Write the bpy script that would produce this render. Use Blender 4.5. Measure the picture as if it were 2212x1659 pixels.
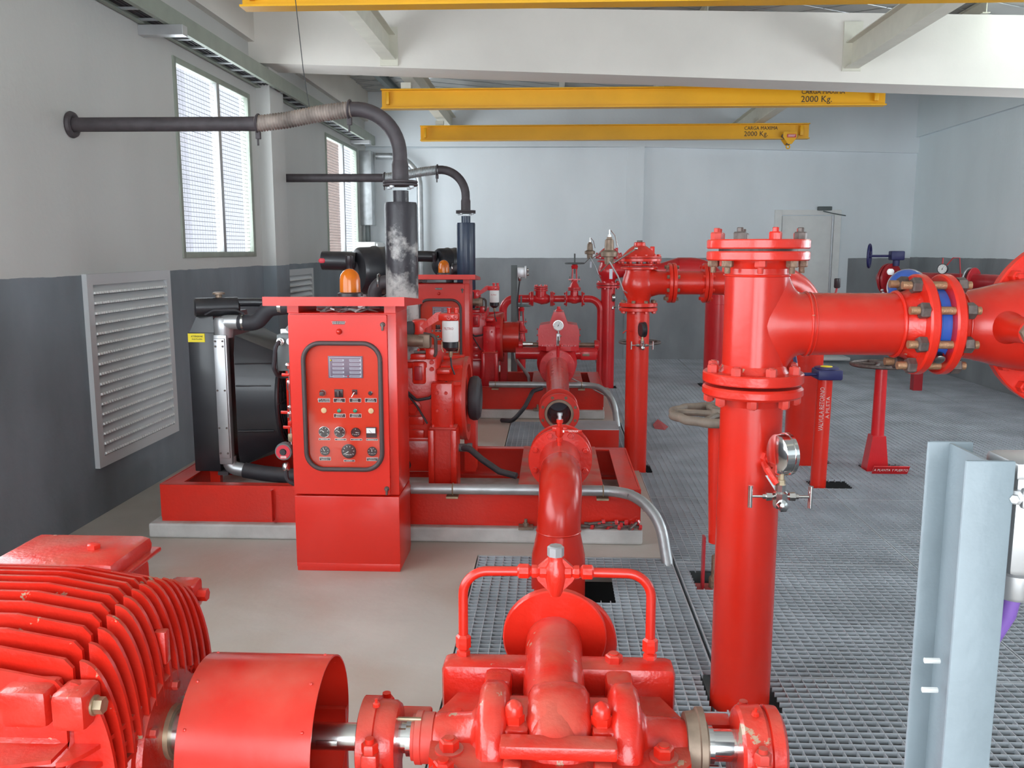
import bpy, bmesh, math, random
from mathutils import Vector as V, Matrix as Mx
random.seed(7)
PI = math.pi
sc = bpy.context.scene
for o in list(bpy.data.objects): bpy.data.objects.remove(o)
COL = sc.collection
# ---------------------------------------------------------------- camera
F, CXP, CYP = 1900.0, 1106.0, 829.5
PITCH = math.atan((CYP - 540) / F); YAW = math.atan((1195 - CXP) * math.cos(PITCH) / F); CH = 1.6
cd = bpy.data.cameras.new('camera'); cam = bpy.data.objects.new('camera', cd); COL.objects.link(cam)
cam.location = (0, 0, CH); cam.rotation_euler = (PI/2 - PITCH, 0, YAW)
cd.sensor_width = 36; cd.lens = F / 2212 * 36; cd.clip_start = 0.05; cd.clip_end = 200
sc.camera = cam
RM = Mx.Rotation(YAW, 3, 'Z') @ Mx.Rotation(PI/2 - PITCH, 3, 'X')
def at(px, py, X=None, Y=None, Z=None):
    d = RM @ V(((px - CXP) / F, -(py - CYP) / F, -1)); c = V((0, 0, CH))
    t = (X - c.x)/d.x if X is not None else (Y - c.y)/d.y if Y is not None else (Z - c.z)/d.z
    return c + t * d
# ---------------------------------------------------------------- world, exposure
w = bpy.data.worlds.new('world'); sc.world = w; w.use_nodes = True
bg = w.node_tree.nodes['Background']; bg.inputs[0].default_value = (0.86, 0.94, 1.0, 1); bg.inputs[1].default_value = 5.0
sc.view_settings.view_transform = 'Standard'; sc.view_settings.look = 'None'
sc.view_settings.exposure = 0.9; sc.view_settings.gamma = 1; sc.view_settings.use_curve_mapping = False
def portal(loc, rot, sx, sy):
    l = bpy.data.lights.new('daylight_portal', 'AREA'); l.shape = 'RECTANGLE'; l.size = sx; l.size_y = sy
    l.cycles.is_portal = True
    o = bpy.data.objects.new('daylight_portal', l); COL.objects.link(o); o.location = loc; o.rotation_euler = rot
XL, XR, YB, YF, ZC = -2.74, 5.15, 13.05, -4.0, 3.85
W1 = (6.46, 8.07, 1.54, 2.98); W2 = (10.73, 12.45, 1.535, 2.99); W_FILL = (-3.6, 3.6, .95, 3.0)  # third window is unseen, enlarged to bring in more light from the left
DOOR_FILL = (-2.0, 2.6, 0.0, 3.1)  # unseen doorway behind the camera, added and sized for the daylight it admits
RW_FILL = (4.0, 7.0, 1.0, 2.3); RW_FILL_REAR = (8.75, 9.4, .9, 3.0)  # unseen right-wall openings, added and sized to light the room and its rear
for a in (W1, W2, W_FILL): portal((XL - .3, (a[0]+a[1])/2, (a[2]+a[3])/2), (0, -PI/2, 0), a[3]-a[2], a[1]-a[0])
portal(((DOOR_FILL[0]+DOOR_FILL[1])/2, YF - .3, (DOOR_FILL[2]+DOOR_FILL[3])/2), (PI/2, 0, 0), DOOR_FILL[1]-DOOR_FILL[0], DOOR_FILL[3]-DOOR_FILL[2])
for a in (RW_FILL, RW_FILL_REAR): portal((XR + .3, (a[0]+a[1])/2, (a[2]+a[3])/2), (0, PI/2, 0), a[3]-a[2], a[1]-a[0])
# ---------------------------------------------------------------- materials
MT = {}
def mat(name, col, rough=.5, metal=0., noise=0., nscale=8., bump=0., bscale=40., dust=0., dustc=(.42,.33,.25), emit=None, es=0., coat=0., alpha=None, chips=0., chipc=(.45,.38,.32)):
    m = bpy.data.materials.new(name); m.use_nodes = True; nt = m.node_tree; N = nt.nodes; L = nt.links
    b = N['Principled BSDF']; b.inputs['Base Color'].default_value = (*col, 1); b.inputs['Roughness'].default_value = rough
    b.inputs['Metallic'].default_value = metal; b.inputs['Coat Weight'].default_value = coat; b.inputs['Coat Roughness'].default_value = .12
    tc = N.new('ShaderNodeNewGeometry'); src = None
    if noise:
        n = N.new('ShaderNodeTexNoise'); n.inputs['Scale'].default_value = nscale; n.inputs['Detail'].default_value = 5
        L.new(tc.outputs['Position'], n.inputs['Vector'])
        mr = N.new('ShaderNodeMapRange'); mr.inputs[1].default_value = .3; mr.inputs[2].default_value = .7
        mr.inputs[3].default_value = 1 - noise; mr.inputs[4].default_value = 1 + noise
        L.new(n.outputs['Fac'], mr.inputs[0])
        mx = N.new('ShaderNodeVectorMath'); mx.operation = 'SCALE'; mx.inputs[0].default_value = col; L.new(mr.outputs[0], mx.inputs['Scale'])
        src = mx.outputs[0]
    def mixin(fac, c):
        nonlocal src
        x = N.new('ShaderNodeMix'); x.data_type = 'RGBA'; x.inputs[7].default_value = (*c, 1)
        if src: L.new(src, x.inputs[6])
        else: x.inputs[6].default_value = (*col, 1)
        L.new(fac, x.inputs[0]); src = x.outputs[2]
    if chips:
        n = N.new('ShaderNodeTexNoise'); n.inputs['Scale'].default_value = 14; n.inputs['Detail'].default_value = 7; n.inputs['Roughness'].default_value = .6
        L.new(tc.outputs['Position'], n.inputs['Vector'])
        mr = N.new('ShaderNodeMapRange'); mr.inputs[1].default_value = .78 - chips*.2; mr.inputs[2].default_value = .80 - chips*.2
        L.new(n.outputs['Fac'], mr.inputs[0]); mixin(mr.outputs[0], chipc)
    if dust:   # dust that has settled on upward faces, broken up by noise
        sp = N.new('ShaderNodeSeparateXYZ'); L.new(tc.outputs['Normal'], sp.inputs[0])
        n = N.new('ShaderNodeTexNoise'); n.inputs['Scale'].default_value = 9; n.inputs['Detail'].default_value = 6
        L.new(tc.outputs['Position'], n.inputs['Vector'])
        a = N.new('ShaderNodeMapRange'); a.inputs[1].default_value = .35; a.inputs[2].default_value = 1.; a.inputs[3].default_value = .1; a.inputs[4].default_value = 1
        L.new(sp.outputs[2], a.inputs[0])
        q = N.new('ShaderNodeMapRange'); q.inputs[1].default_value = .35; q.inputs[2].default_value = .68; q.inputs[4].default_value = dust
        L.new(n.outputs['Fac'], q.inputs[0])
        k = N.new('ShaderNodeMath'); k.operation = 'MULTIPLY'; L.new(a.outputs[0], k.inputs[0]); L.new(q.outputs[0], k.inputs[1])
        mixin(k.outputs[0], dustc)
    if src: L.new(src, b.inputs['Base Color'])
    if bump:
        n = N.new('ShaderNodeTexNoise'); n.inputs['Scale'].default_value = bscale; n.inputs['Detail'].default_value = 4
        L.new(tc.outputs['Position'], n.inputs['Vector'])
        u = N.new('ShaderNodeBump'); u.inputs['Strength'].default_value = bump; u.inputs['Distance'].default_value = .01
        L.new(n.outputs['Fac'], u.inputs['Height']); L.new(u.outputs[0], b.inputs['Normal'])
    if emit: b.inputs['Emission Color'].default_value = (*emit, 1); b.inputs['Emission Strength'].default_value = es
    if alpha is not None: b.inputs['Alpha'].default_value = alpha
    MT[name] = m; return m
RED = (.68, .020, .008)
mat('red', RED, .28, noise=.08, nscale=4, bump=.12, bscale=60, dust=.25, dustc=(.5,.2,.14), coat=.15)
mat('red_smooth', (.57, .017, .007), .26, noise=.06, nscale=3, bump=.05, bscale=30, dust=.22, dustc=(.52,.24,.16), coat=.1)
mat('red_cast', (.62, .018, .008), .27, noise=.1, nscale=6, bump=.14, bscale=90, dust=.4, dustc=(.42,.22,.15), coat=.25, chips=.66, chipc=(.42,.3,.2))
mat('red_dusty', (.58, .035, .022), .5, noise=.12, nscale=5, bump=.1, dust=.75, dustc=(.38,.2,.15))
mat('crimson', (.66, .016, .022), .3, noise=.08, nscale=5, bump=.1, bscale=50, dust=.3, dustc=(.4,.16,.12), coat=.35)
mat('crimson_dark', (.42, .016, .024), .4, noise=.1, bump=.1, dust=.2, coat=.15)
mat('red_cabinet', (.69, .020, .009), .3, noise=.04, nscale=2, bump=.05, bscale=12, coat=.2)
mat('red_panel', (.72, .036, .006), .35, noise=.04, nscale=2)
mat('rust_bolt', (.24, .15, .10), .55, metal=.35, noise=.3, nscale=60, bump=.4, bscale=150)
mat('dark_bolt', (.13, .10, .09), .5, metal=.4, noise=.3, nscale=50)
mat('copper_stud', (.40, .22, .12), .45, metal=.45, noise=.15, nscale=60, bump=.3, bscale=200)
mat('steel', (.62, .60, .58), .22, metal=1., noise=.08, nscale=20)
mat('chrome', (.75, .74, .73), .12, metal=1.)
mat('galv', (.47, .49, .50), .42, metal=.7, noise=.15, nscale=12, bump=.1, dust=.2, dustc=(.4,.37,.33))
mat('grate', (.42, .45, .48), .5, metal=.2, noise=.18, nscale=3, dust=.25, dustc=(.42,.38,.35))
mat('alu', (.50, .50, .51), .38, metal=.7, noise=.06, nscale=10)
mat('black', (.016, .016, .02), .38, noise=.2, nscale=8, dust=.35, dustc=(.14,.11,.09), coat=.2)
mat('rubber', (.03, .028, .034), .6, noise=.2, nscale=12, dust=.5, dustc=(.16,.12,.10))
mat('rubber_brown', (.07, .045, .045), .5)
mat('bellows', (.34, .29, .26), .5, metal=.35, noise=.5, nscale=9, dust=.2)
mat('exhaust', (.055, .045, .05), .6, noise=.25, nscale=14, bump=.2, dust=.3, dustc=(.14,.11,.1))
mat('navy', (.02, .035, .07), .4, noise=.15, nscale=10, coat=.2)
mat('blue', (.02, .10, .45), .3, noise=.08, coat=.35, dust=.2)
mat('dark_blue', (.02, .022, .11), .45, dust=.2)
mat('yellow', (.86, .43, .004), .42, noise=.08, nscale=2, bump=.05)
mat('yellow_label', (.85, .68, .02), .5)
mat('white_paint', (.78, .74, .68), .6, noise=.04, nscale=2, bump=.15, bscale=20)
mat('cream_steel', (.70, .68, .58), .5, noise=.05)
mat('vent_paint', (.56, .57, .58), .4, metal=.1)
mat('white', (.82, .82, .80), .45, noise=.04)
mat('ink', (.03, .03, .03), .6)
mat('white_ink', (.85, .82, .78), .5)
mat('black_label', (.03, .022, .025), .35)
mat('cream', (.78, .55, .30), .5)
mat('green', (.02, .22, .12), .3)
mat('grey_panel', (.17, .15, .20), .4)
mat('light_grey', (.50, .52, .58), .45)
mat('red_ink', (.6, .03, .05), .5)
mat('brass', (.42, .33, .22), .4, metal=.7, noise=.2, nscale=30)
mat('bronze', (.26, .19, .14), .5, metal=.5, noise=.2, nscale=30, dust=.3)
mat('concrete', (.50, .46, .41), .5, noise=.12, nscale=1.6, bump=.25, bscale=14)
mat('plinth', (.52, .51, .49), .75, noise=.16, nscale=6, bump=.5, bscale=18, dust=.7, dustc=(.33,.26,.2))
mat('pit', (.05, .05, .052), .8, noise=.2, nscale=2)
mat('grey_steel', (.20, .24, .265), .42, noise=.06, nscale=14, bump=.08, bscale=60, chips=.12, chipc=(.45,.36,.25))
mat('dark_grey', (.12, .14, .14), .5, noise=.1)
mat('green_grey', (.30, .33, .28), .5, metal=.2, noise=.08)
mat('brown_wheel', (.20, .155, .12), .6, noise=.15, nscale=30, bump=.2, dust=.4)
mat('orange_glass', (.85, .22, .01), .1, coat=.6)
mat('purple', (.20, .10, .38), .4)
mat('ceiling', (.50, .50, .48), .7, noise=.12, nscale=1.5)
mat('pale_facade', (.088, .084, .094), .8)
mat('brick', (.058, .034, .026), .8, noise=.2, nscale=20)
mat('lamp', (1, 1, 1), .5, emit=(.85, 1, .95), es=14)
mat('translucent_dome', (.06,.03,.01), .1)
g = MT['orange_glass'].node_tree.nodes['Principled BSDF']; g.inputs['Transmission Weight'].default_value = .45; g.inputs['IOR'].default_value = 1.2
# clear pane
m = bpy.data.materials.new('glass_pane'); m.use_nodes = True; nt = m.node_tree; nt.nodes.clear()
o_ = nt.nodes.new('ShaderNodeOutputMaterial'); mi = nt.nodes.new('ShaderNodeMixShader'); tr = nt.nodes.new('ShaderNodeBsdfTransparent'); gl = nt.nodes.new('ShaderNodeBsdfGlossy')
gl.inputs['Roughness'].default_value = .06; mi.inputs[0].default_value = .07
nt.links.new(tr.outputs[0], mi.inputs[1]); nt.links.new(gl.outputs[0], mi.inputs[2]); nt.links.new(mi.outputs[0], o_.inputs[0]); MT['glass'] = m
# painted walls: pale above, grey dado below the painted line
def wallmat(name, top, low, z, gapx=None, gapn=None):
    m = bpy.data.materials.new(name); m.use_nodes = True; nt = m.node_tree; N = nt.nodes; L = nt.links; b = N['Principled BSDF']
    ge = N.new('ShaderNodeNewGeometry'); sp = N.new('ShaderNodeSeparateXYZ'); L.new(ge.outputs['Position'], sp.inputs[0])
    n = N.new('ShaderNodeTexNoise'); n.inputs['Scale'].default_value = 5; n.inputs['Detail'].default_value = 4; L.new(ge.outputs['Position'], n.inputs['Vector'])
    ad = N.new('ShaderNodeMath'); ad.operation = 'MULTIPLY_ADD'; ad.inputs[1].default_value = .02; L.new(n.outputs['Fac'], ad.inputs[0]); L.new(sp.outputs[2], ad.inputs[2])
    st = N.new('ShaderNodeMath'); st.operation = 'LESS_THAN'; st.inputs[1].default_value = z + .01; L.new(ad.outputs[0], st.inputs[0])
    fac = st.outputs[0]
    if gapx:
        a = N.new('ShaderNodeMath'); a.operation = 'COMPARE'; a.inputs[1].default_value = (gapx[0]+gapx[1])/2; a.inputs[2].default_value = (gapx[1]-gapx[0])/2
        L.new(sp.outputs[0], a.inputs[0]); s = N.new('ShaderNodeMath'); s.operation = 'SUBTRACT'; s.use_clamp = True
        L.new(fac, s.inputs[0]); L.new(a.outputs[0], s.inputs[1]); fac = s.outputs[0]
    def cn(c, sc_, amt):
        k = N.new('ShaderNodeTexNoise'); k.inputs['Scale'].default_value = sc_; k.inputs['Detail'].default_value = 6
        mp = N.new('ShaderNodeMapping'); mp.inputs['Scale'].default_value = (1, 1, .45); L.new(ge.outputs['Position'], mp.inputs[0]); L.new(mp.outputs[0], k.inputs['Vector'])
        r = N.new('ShaderNodeMapRange'); r.inputs[1].default_value = .3; r.inputs[2].default_value = .7; r.inputs[3].default_value = 1-amt; r.inputs[4].default_value = 1+amt
        L.new(k.outputs['Fac'], r.inputs[0]); s = N.new('ShaderNodeVectorMath'); s.operation = 'SCALE'; s.inputs[0].default_value = c; L.new(r.outputs[0], s.inputs['Scale']); return s.outputs[0]
    x = N.new('ShaderNodeMix'); x.data_type = 'RGBA'; L.new(fac, x.inputs[0]); L.new(cn(top, 1.3, .05), x.inputs[6]); L.new(cn(low, 2.2, .22), x.inputs[7])
    L.new(x.outputs[2], b.inputs['Base Color']); b.inputs['Roughness'].default_value = .55
    k = N.new('ShaderNodeTexNoise'); k.inputs['Scale'].default_value = 25; L.new(ge.outputs['Position'], k.inputs['Vector'])
    u = N.new('ShaderNodeBump'); u.inputs['Strength'].default_value = .15; u.inputs['Distance'].default_value = .01; L.new(k.outputs['Fac'], u.inputs['Height']); L.new(u.outputs[0], b.inputs['Normal'])
    MT[name] = m
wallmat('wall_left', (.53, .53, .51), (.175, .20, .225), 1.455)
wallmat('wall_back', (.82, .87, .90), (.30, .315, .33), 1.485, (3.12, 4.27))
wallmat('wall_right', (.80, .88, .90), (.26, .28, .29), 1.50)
# muffler: black paint burnt off to bare grey metal low on the drum
m = mat('muffler', (.03, .026, .032), .42, bump=.2); N = m.node_tree.nodes; L = m.node_tree.links; b = N['Principled BSDF']
ge = N.new('ShaderNodeNewGeometry'); sp = N.new('ShaderNodeSeparateXYZ'); L.new(ge.outputs['Position'], sp.inputs[0])
n = N.new('ShaderNodeTexNoise'); n.inputs['Scale'].default_value = 7; n.inputs['Detail'].default_value = 8; n.inputs['Roughness'].default_value = .65; L.new(ge.outputs['Position'], n.inputs['Vector'])
zr = N.new('ShaderNodeMapRange'); zr.inputs[1].default_value = 1.35; zr.inputs[2].default_value = 1.78; zr.inputs[3].default_value = .15; zr.inputs[4].default_value = -.10; L.new(sp.outputs[2], zr.inputs[0])
ad = N.new('ShaderNodeMath'); ad.operation = 'ADD'; L.new(n.outputs['Fac'], ad.inputs[0]); L.new(zr.outputs[0], ad.inputs[1])
rr = N.new('ShaderNodeMapRange'); rr.inputs[1].default_value = .52; rr.inputs[2].default_value = .70; L.new(ad.outputs[0], rr.inputs[0])
x = N.new('ShaderNodeMix'); x.data_type = 'RGBA'; x.inputs[6].default_value = (.03,.026,.032,1); x.inputs[7].default_value = (.50,.48,.46,1); L.new(rr.outputs[0], x.inputs[0]); L.new(x.outputs[2], b.inputs['Base Color'])
# concrete floor: damp brownish stains
m = MT['concrete']; N = m.node_tree.nodes; L = m.node_tree.links; b = N['Principled BSDF']
old = b.inputs['Base Color'].links[0].from_socket
ge = N.new('ShaderNodeNewGeometry'); n = N.new('ShaderNodeTexNoise'); n.inputs['Scale'].default_value = .9; n.inputs['Detail'].default_value = 7; L.new(ge.outputs['Position'], n.inputs['Vector'])
rr = N.new('ShaderNodeMapRange'); rr.inputs[1].default_value = .45; rr.inputs[2].default_value = .62; L.new(n.outputs['Fac'], rr.inputs[0])
x = N.new('ShaderNodeMix'); x.data_type = 'RGBA'; L.new(old, x.inputs[6]); x.inputs[7].default_value = (.41,.345,.28,1); L.new(rr.outputs[0], x.inputs[0]); L.new(x.outputs[2], b.inputs['Base Color'])
r2 = N.new('ShaderNodeMapRange'); r2.inputs[3].default_value = .55; r2.inputs[4].default_value = .3; L.new(rr.outputs[0], r2.inputs[0]); L.new(r2.outputs[0], b.inputs['Roughness'])
# ---------------------------------------------------------------- mesh builder
def frame(axis):
    a = V(axis).normalized(); u = V((0, 0, 1)) if abs(a.z) < .9 else V((0, 1, 0))
    x = u.cross(a).normalized(); y = a.cross(x); return x, y, a
class MB:
    def __init__(s): s.v = []; s.f = []
    def add(s, vs, fs):
        n = len(s.v); s.v += [V(q) for q in vs]; s.f += [tuple(i + n for i in q) for q in fs]; return s
    def box(s, a, b, bev=0., M=None):
        a = V(a); b = V(b); bm = bmesh.new(); bmesh.ops.create_cube(bm, size=1)
        c = (a + b)/2; d = b - a
        for q in bm.verts: q.co = V((q.co.x*d.x, q.co.y*d.y, q.co.z*d.z)) + c
        if bev: bmesh.ops.bevel(bm, geom=bm.edges[:], offset=min(bev, .45*min(map(abs, d))), segments=2, profile=.5, affect='EDGES')
        vs = [(M @ q.co if M else q.co.copy()) for q in bm.verts]; fs = [[q.index for q in f.verts] for f in bm.faces]; bm.free()
        return s.add(vs, fs)
    def lathe(s, o, axis, prof, seg=28, start=0.):
        # prof: list of (height, radius) along axis
        x, y, a = frame(axis); o = V(o); n = len(s.v)
        for h, r in prof:
            for k in range(seg):
                t = start + 2*PI*k/seg; s.v.append(o + a*h + (x*math.cos(t) + y*math.sin(t))*max(r, 1e-5))
        for i in range(len(prof)-1):
            for k in range(seg):
                k2 = (k+1) % seg; s.f.append((n+i*seg+k, n+i*seg+k2, n+(i+1)*seg+k2, n+(i+1)*seg+k))
        s.f.append(tuple(n+k for k in range(seg))[::-1]); m = n+(len(prof)-1)*seg; s.f.append(tuple(m+k for k in range(seg)))
        return s
    def cyl(s, p, q, r, r2=None, seg=20, start=0.):
        p = V(p); q = V(q); return s.lathe(p, q-p, [(0, r), ((q-p).length, r if r2 is None else r2)], seg, start)
    def tube(s, pts, r, seg=14, cap=True):
        pts = [V(p) for p in pts]; n = len(s.v); rs = r if isinstance(r, (list, tuple)) else [r]*len(pts); up = None
        for i, p in enumerate(pts):
            t = (pts[min(i+1, len(pts)-1)] - pts[max(i-1, 0)]).normalized()
            if up is None: up = frame(t)[0]
            up = (up - t*up.dot(t)).normalized(); y = t.cross(up)
            for k in range(seg):
                a = 2*PI*k/seg; s.v.append(p + (up*math.cos(a) + y*math.sin(a))*rs[i])
        for i in range(len(pts)-1):
            for k in range(seg):
                k2 = (k+1) % seg; s.f.append((n+i*seg+k, n+i*seg+k2, n+(i+1)*seg+k2, n+(i+1)*seg+k))
        if cap:
            s.f.append(tuple(n+k for k in range(seg))[::-1]); m = n+(len(pts)-1)*seg; s.f.append(tuple(m+k for k in range(seg)))
        return s
    def prism(s, poly, o, axis, h, xd=None):
        # poly in the plane spanned by xd and axis x xd
        a = V(axis).normalized(); x = V(xd).normalized() if xd else frame(a)[0]; y = a.cross(x); o = V(o); n = len(s.v); k = len(poly)
        for d in (0, h):
            for u, v in poly: s.v.append(o + x*u + y*v + a*d)
        s.f.append(tuple(n+i for i in range(k))[::-1]); s.f.append(tuple(n+k+i for i in range(k)))
        for i in range(k): j = (i+1) % k; s.f.append((n+i, n+j, n+k+j, n+k+i))
        return s
    def ring(s, o, axis, ro, ri, h, seg=32):
        return s.lathe_open(o, axis, [(0, ri), (0, ro), (h, ro), (h, ri), (0, ri)], seg)
    def lathe_open(s, o, axis, prof, seg=28):
        x, y, a = frame(axis); o = V(o); n = len(s.v)
        for h, r in prof:
            for k in range(seg):
                t = 2*PI*k/seg; s.v.append(o + a*h + (x*math.cos(t) + y*math.sin(t))*r)
        for i in range(len(prof)-1):
            for k in range(seg):
                k2 = (k+1) % seg; s.f.append((n+i*seg+k, n+i*seg+k2, n+(i+1)*seg+k2, n+(i+1)*seg+k))
        return s
    def torus(s, c, axis, R, r, seg=40, rs=10, wob=0):
        x, y, a = frame(axis); pts = []
        n = len(s.v); c = V(c)
        for i in range(seg):
            t = 2*PI*i/seg; d = x*math.cos(t) + y*math.sin(t); RR = R + wob*math.sin(12*t)
            for k in range(rs):
                q = 2*PI*k/rs; s.v.append(c + d*(RR + r*math.cos(q)) + a*r*math.sin(q))
        for i in range(seg):
            i2 = (i+1) % seg
            for k in range(rs): k2 = (k+1) % rs; s.f.append((n+i*rs+k, n+i2*rs+k, n+i2*rs+k2, n+i*rs+k2))
        return s
    def sphere(s, c, r, seg=20, sq=(1,1,1)):
        n = len(s.v); c = V(c); rings = seg//2
        for i in range(1, rings):
            p = PI*i/rings
            for k in range(seg):
                t = 2*PI*k/seg; s.v.append(c + V((sq[0]*r*math.sin(p)*math.cos(t), sq[1]*r*math.sin(p)*math.sin(t), sq[2]*r*math.cos(p))))
        for i in range(rings-2):
            for k in range(seg): k2 = (k+1) % seg; s.f.append((n+i*seg+k, n+(i+1)*seg+k, n+(i+1)*seg+k2, n+i*seg+k2))
        s.f.append(tuple(n+k for k in range(seg))); m = n+(rings-2)*seg; s.f.append(tuple(m+k for k in range(seg))[::-1]); return s
    def build(s, name, m, parent=None, smooth=True, angle=38, origin=None):
        me = bpy.data.meshes.new(name); o = V(origin) if origin is not None else (wl(parent) if parent else V((0,0,0)))
        me.from_pydata([q - o for q in s.v], [], s.f); me.validate(); me.materials.append(MT[m] if isinstance(m, str) else m)
        bm = bmesh.new(); bm.from_mesh(me); bmesh.ops.recalc_face_normals(bm, faces=bm.faces); bm.to_mesh(me); bm.free()
        if smooth:
            me.polygons.foreach_set('use_smooth', [True]*len(me.polygons)); me.set_sharp_from_angle(angle=math.radians(angle))
        ob = bpy.data.objects.new(name, me); COL.objects.link(ob)
        if parent: ob.parent = parent; ob.location = o - wl(parent)
        else: ob.location = o
        return ob
def wl(o):
    p = V(o.location)
    while o.parent: o = o.parent; p += V(o.location)
    return p
def thing(name, label, cat, loc, group=None):
    o = bpy.data.objects.new(name, None); COL.objects.link(o); o.location = loc; o.empty_display_size = .05
    o['label'] = label; o['category'] = cat
    if group: o['group'] = group
    return o
def tag(o, label, cat, group=None):
    o['label'] = label; o['category'] = cat
    if group: o['group'] = group
    return o
def struct(o): o['kind'] = 'structure'; return o
def single(mb, name, m, label, cat, base, group=None, **k):
    return tag(mb.build(name, m, None, origin=base, **k), label, cat, group)
def copy_tree(o, parent=None, d=(0,0,0)):
    c = o.copy(); COL.objects.link(c); c.parent = parent
    if parent is None: c.location = V(o.location) + V(d)
    for ch in list(o.children): copy_tree(ch, c)
    return c
def arc(c, a, b, R, t0, t1, n=10):
    c = V(c); a = V(a); b = V(b)
    return [c + a*R*math.cos(t0+(t1-t0)*i/n) + b*R*math.sin(t0+(t1-t0)*i/n) for i in range(n+1)]
def bend(pts, R, n=7):
    # polyline with rounded corners
    pts = [V(p) for p in pts]; out = [pts[0]]
    for i in range(1, len(pts)-1):
        p, q, r = pts[i-1], pts[i], pts[i+1]; d1 = (p-q).normalized(); d2 = (r-q).normalized()
        ang = d1.angle(d2); 
        if ang > 3.1: out.append(q); continue
        l = min(R/math.tan(ang/2), (p-q).length*.98, (r-q).length*.98); Rr = l*math.tan(ang/2)
        c = q + (d1+d2).normalized()*(Rr/math.sin(ang/2)); u = (q+d1*l-c); v = (q+d2*l-c); tot = u.angle(v)
        for k in range(n+1):
            t = k/n; out.append(c + (u*math.sin((1-t)*tot) + v*math.sin(t*tot))/math.sin(tot))
    out.append(pts[-1]); return out
HEX = {}
def bolts(parent, c, axis, R, n, r, h, m='red', off=0., stud=0., studm=None, name='bolt', hh=None, mats=None, a0=None, a1=None):
    # hexagonal nuts round a flange, one object each, shared mesh
    x, y, a = frame(axis); c = V(c)
    for k in range(n):
        t = off + 2*PI*k/n; mm = mats[k % len(mats)] if mats else m
        key = (round(r, 4), round(h, 4), mm, round(stud, 4), tuple(round(q, 3) for q in a))
        p = c + (x*math.cos(t) + y*math.sin(t))*R
        if key not in HEX:
            b = MB(); b.lathe((0,0,0), a, [(0, r*.98), (h*.82, r), (h, r*.86)], 6)
            if stud: b.lathe((0,0,0), a, [(h*.5, r*.5), (h+stud*.85, r*.5), (h+stud, r*.42)], 12)
            HEX[key] = b.build(name, mm, None, angle=30); o = HEX[key]
        else:
            o = HEX[key].copy(); COL.objects.link(o); o.name = name
        o.parent = parent; o.location = p - wl(parent)
def flange(parent, c, axis, R, t, m='red', bore=0., name='flange', bev=.004, seg=48):
    mb = MB()
    if bore: mb.lathe_open(c, axis, [(0, bore), (0, R-bev), (bev, R), (t-bev, R), (t, R-bev), (t, bore), (0, bore)], seg)
    else: mb.lathe(c, axis, [(0, R-bev), (bev, R), (t-bev, R), (t, R-bev)], seg)
    return mb.build(name, m, parent)
FONT = None
def text_mesh(body, size, ext=.0006):
    cu = bpy.data.curves.new('t', 'FONT'); cu.body = body; cu.size = size; cu.extrude = ext; cu.align_x = 'CENTER'; cu.align_y = 'CENTER'; cu.resolution_u = 2
    ob = bpy.data.objects.new('t', cu); COL.objects.link(ob); dg = bpy.context.evaluated_depsgraph_get(); dg.update()
    me = bpy.data.meshes.new_from_object(ob.evaluated_get(dg)); bpy.data.objects.remove(ob); return me
def text(body, size, c, xd, yd, m, parent, name='lettering', squash=1., fn=None, width=None):
    me = text_mesh(body, size)
    if width: xs_ = [q.co.x for q in me.vertices]; squash = width/(max(xs_)-min(xs_))
    x = V(xd).normalized(); y = V(yd).normalized(); z = x.cross(y); c = V(c)
    for q in me.vertices:
        co = q.co.copy(); co.x *= squash
        q.co = (fn(co) if fn else x*co.x + y*co.y + z*co.z)
    me.materials.clear(); me.materials.append(MT[m]); ob = bpy.data.objects.new(name, me); COL.objects.link(ob)
    ob.parent = parent; ob.location = c - wl(parent); return ob
X_, Y_, Z_ = V((1,0,0)), V((0,1,0)), V((0,0,1))
# ================================================================ ROOM SHELL
def wall_with_holes(axis, pos, th, lo, hi, z0, z1, holes):
    # slab in plane axis=pos extending by th, with rectangular holes (a0,a1,b0,b1)
    mb = MB(); xs = sorted({lo, hi, *[h[0] for h in holes], *[h[1] for h in holes]}); zs = sorted({z0, z1, *[h[2] for h in holes], *[h[3] for h in holes]})
    for i in range(len(xs)-1):
        for j in range(len(zs)-1):
            cx, cz = (xs[i]+xs[i+1])/2, (zs[j]+zs[j+1])/2
            if any(h[0] < cx < h[1] and h[2] < cz < h[3] for h in holes): continue
            if axis == 'x': mb.box((pos, xs[i], zs[j]), (pos+th, xs[i+1], zs[j+1]))
            else: mb.box((xs[i], pos, zs[j]), (xs[i+1], pos+th, zs[j+1]))
    return mb
VENT = [(5.06, 6.12, .34, 1.42), (8.86, 9.9, .34, 1.36)]
struct(wall_with_holes('x', XL, -.09, YF, YB+.2, -.9, ZC+.1, [W_FILL, W1, W2]).build('wall_left', 'wall_left', smooth=False))
struct(wall_with_holes('x', XR, .22, YF, YB+.2, -.9, ZC+.1, [RW_FILL, RW_FILL_REAR]).build('wall_right', 'wall_right', smooth=False))
wb = MB().box((XL-.2, YB+.04, -.9), (XR+.2, YB+.24, ZC+.1)); wb.box((1.05, YB-.015, 0), (1.30, YB+.05, 3.06)); wb.box((XL, YB, 0), (1.05, YB+.05, 3.06))
wb.add([(XL, YB-.02, 3.085), (1.3, YB-.02, 3.06), (XR, YB-.02, 2.955), (XR, YB-.02, ZC+.1), (XL, YB-.02, ZC+.1), (XL, YB+.06, 3.085), (1.3, YB+.06, 3.06), (XR, YB+.06, 2.955), (XR, YB+.06, ZC+.1), (XL, YB+.06, ZC+.1)],
       [(0,1,2,3,4), (9,8,7,6,5), (0,5,6,1), (1,6,7,2), (2,7,8,3), (3,8,9,4), (4,9,5,0)])
struct(wb.build('wall_back', 'wall_back', smooth=False))
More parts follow.
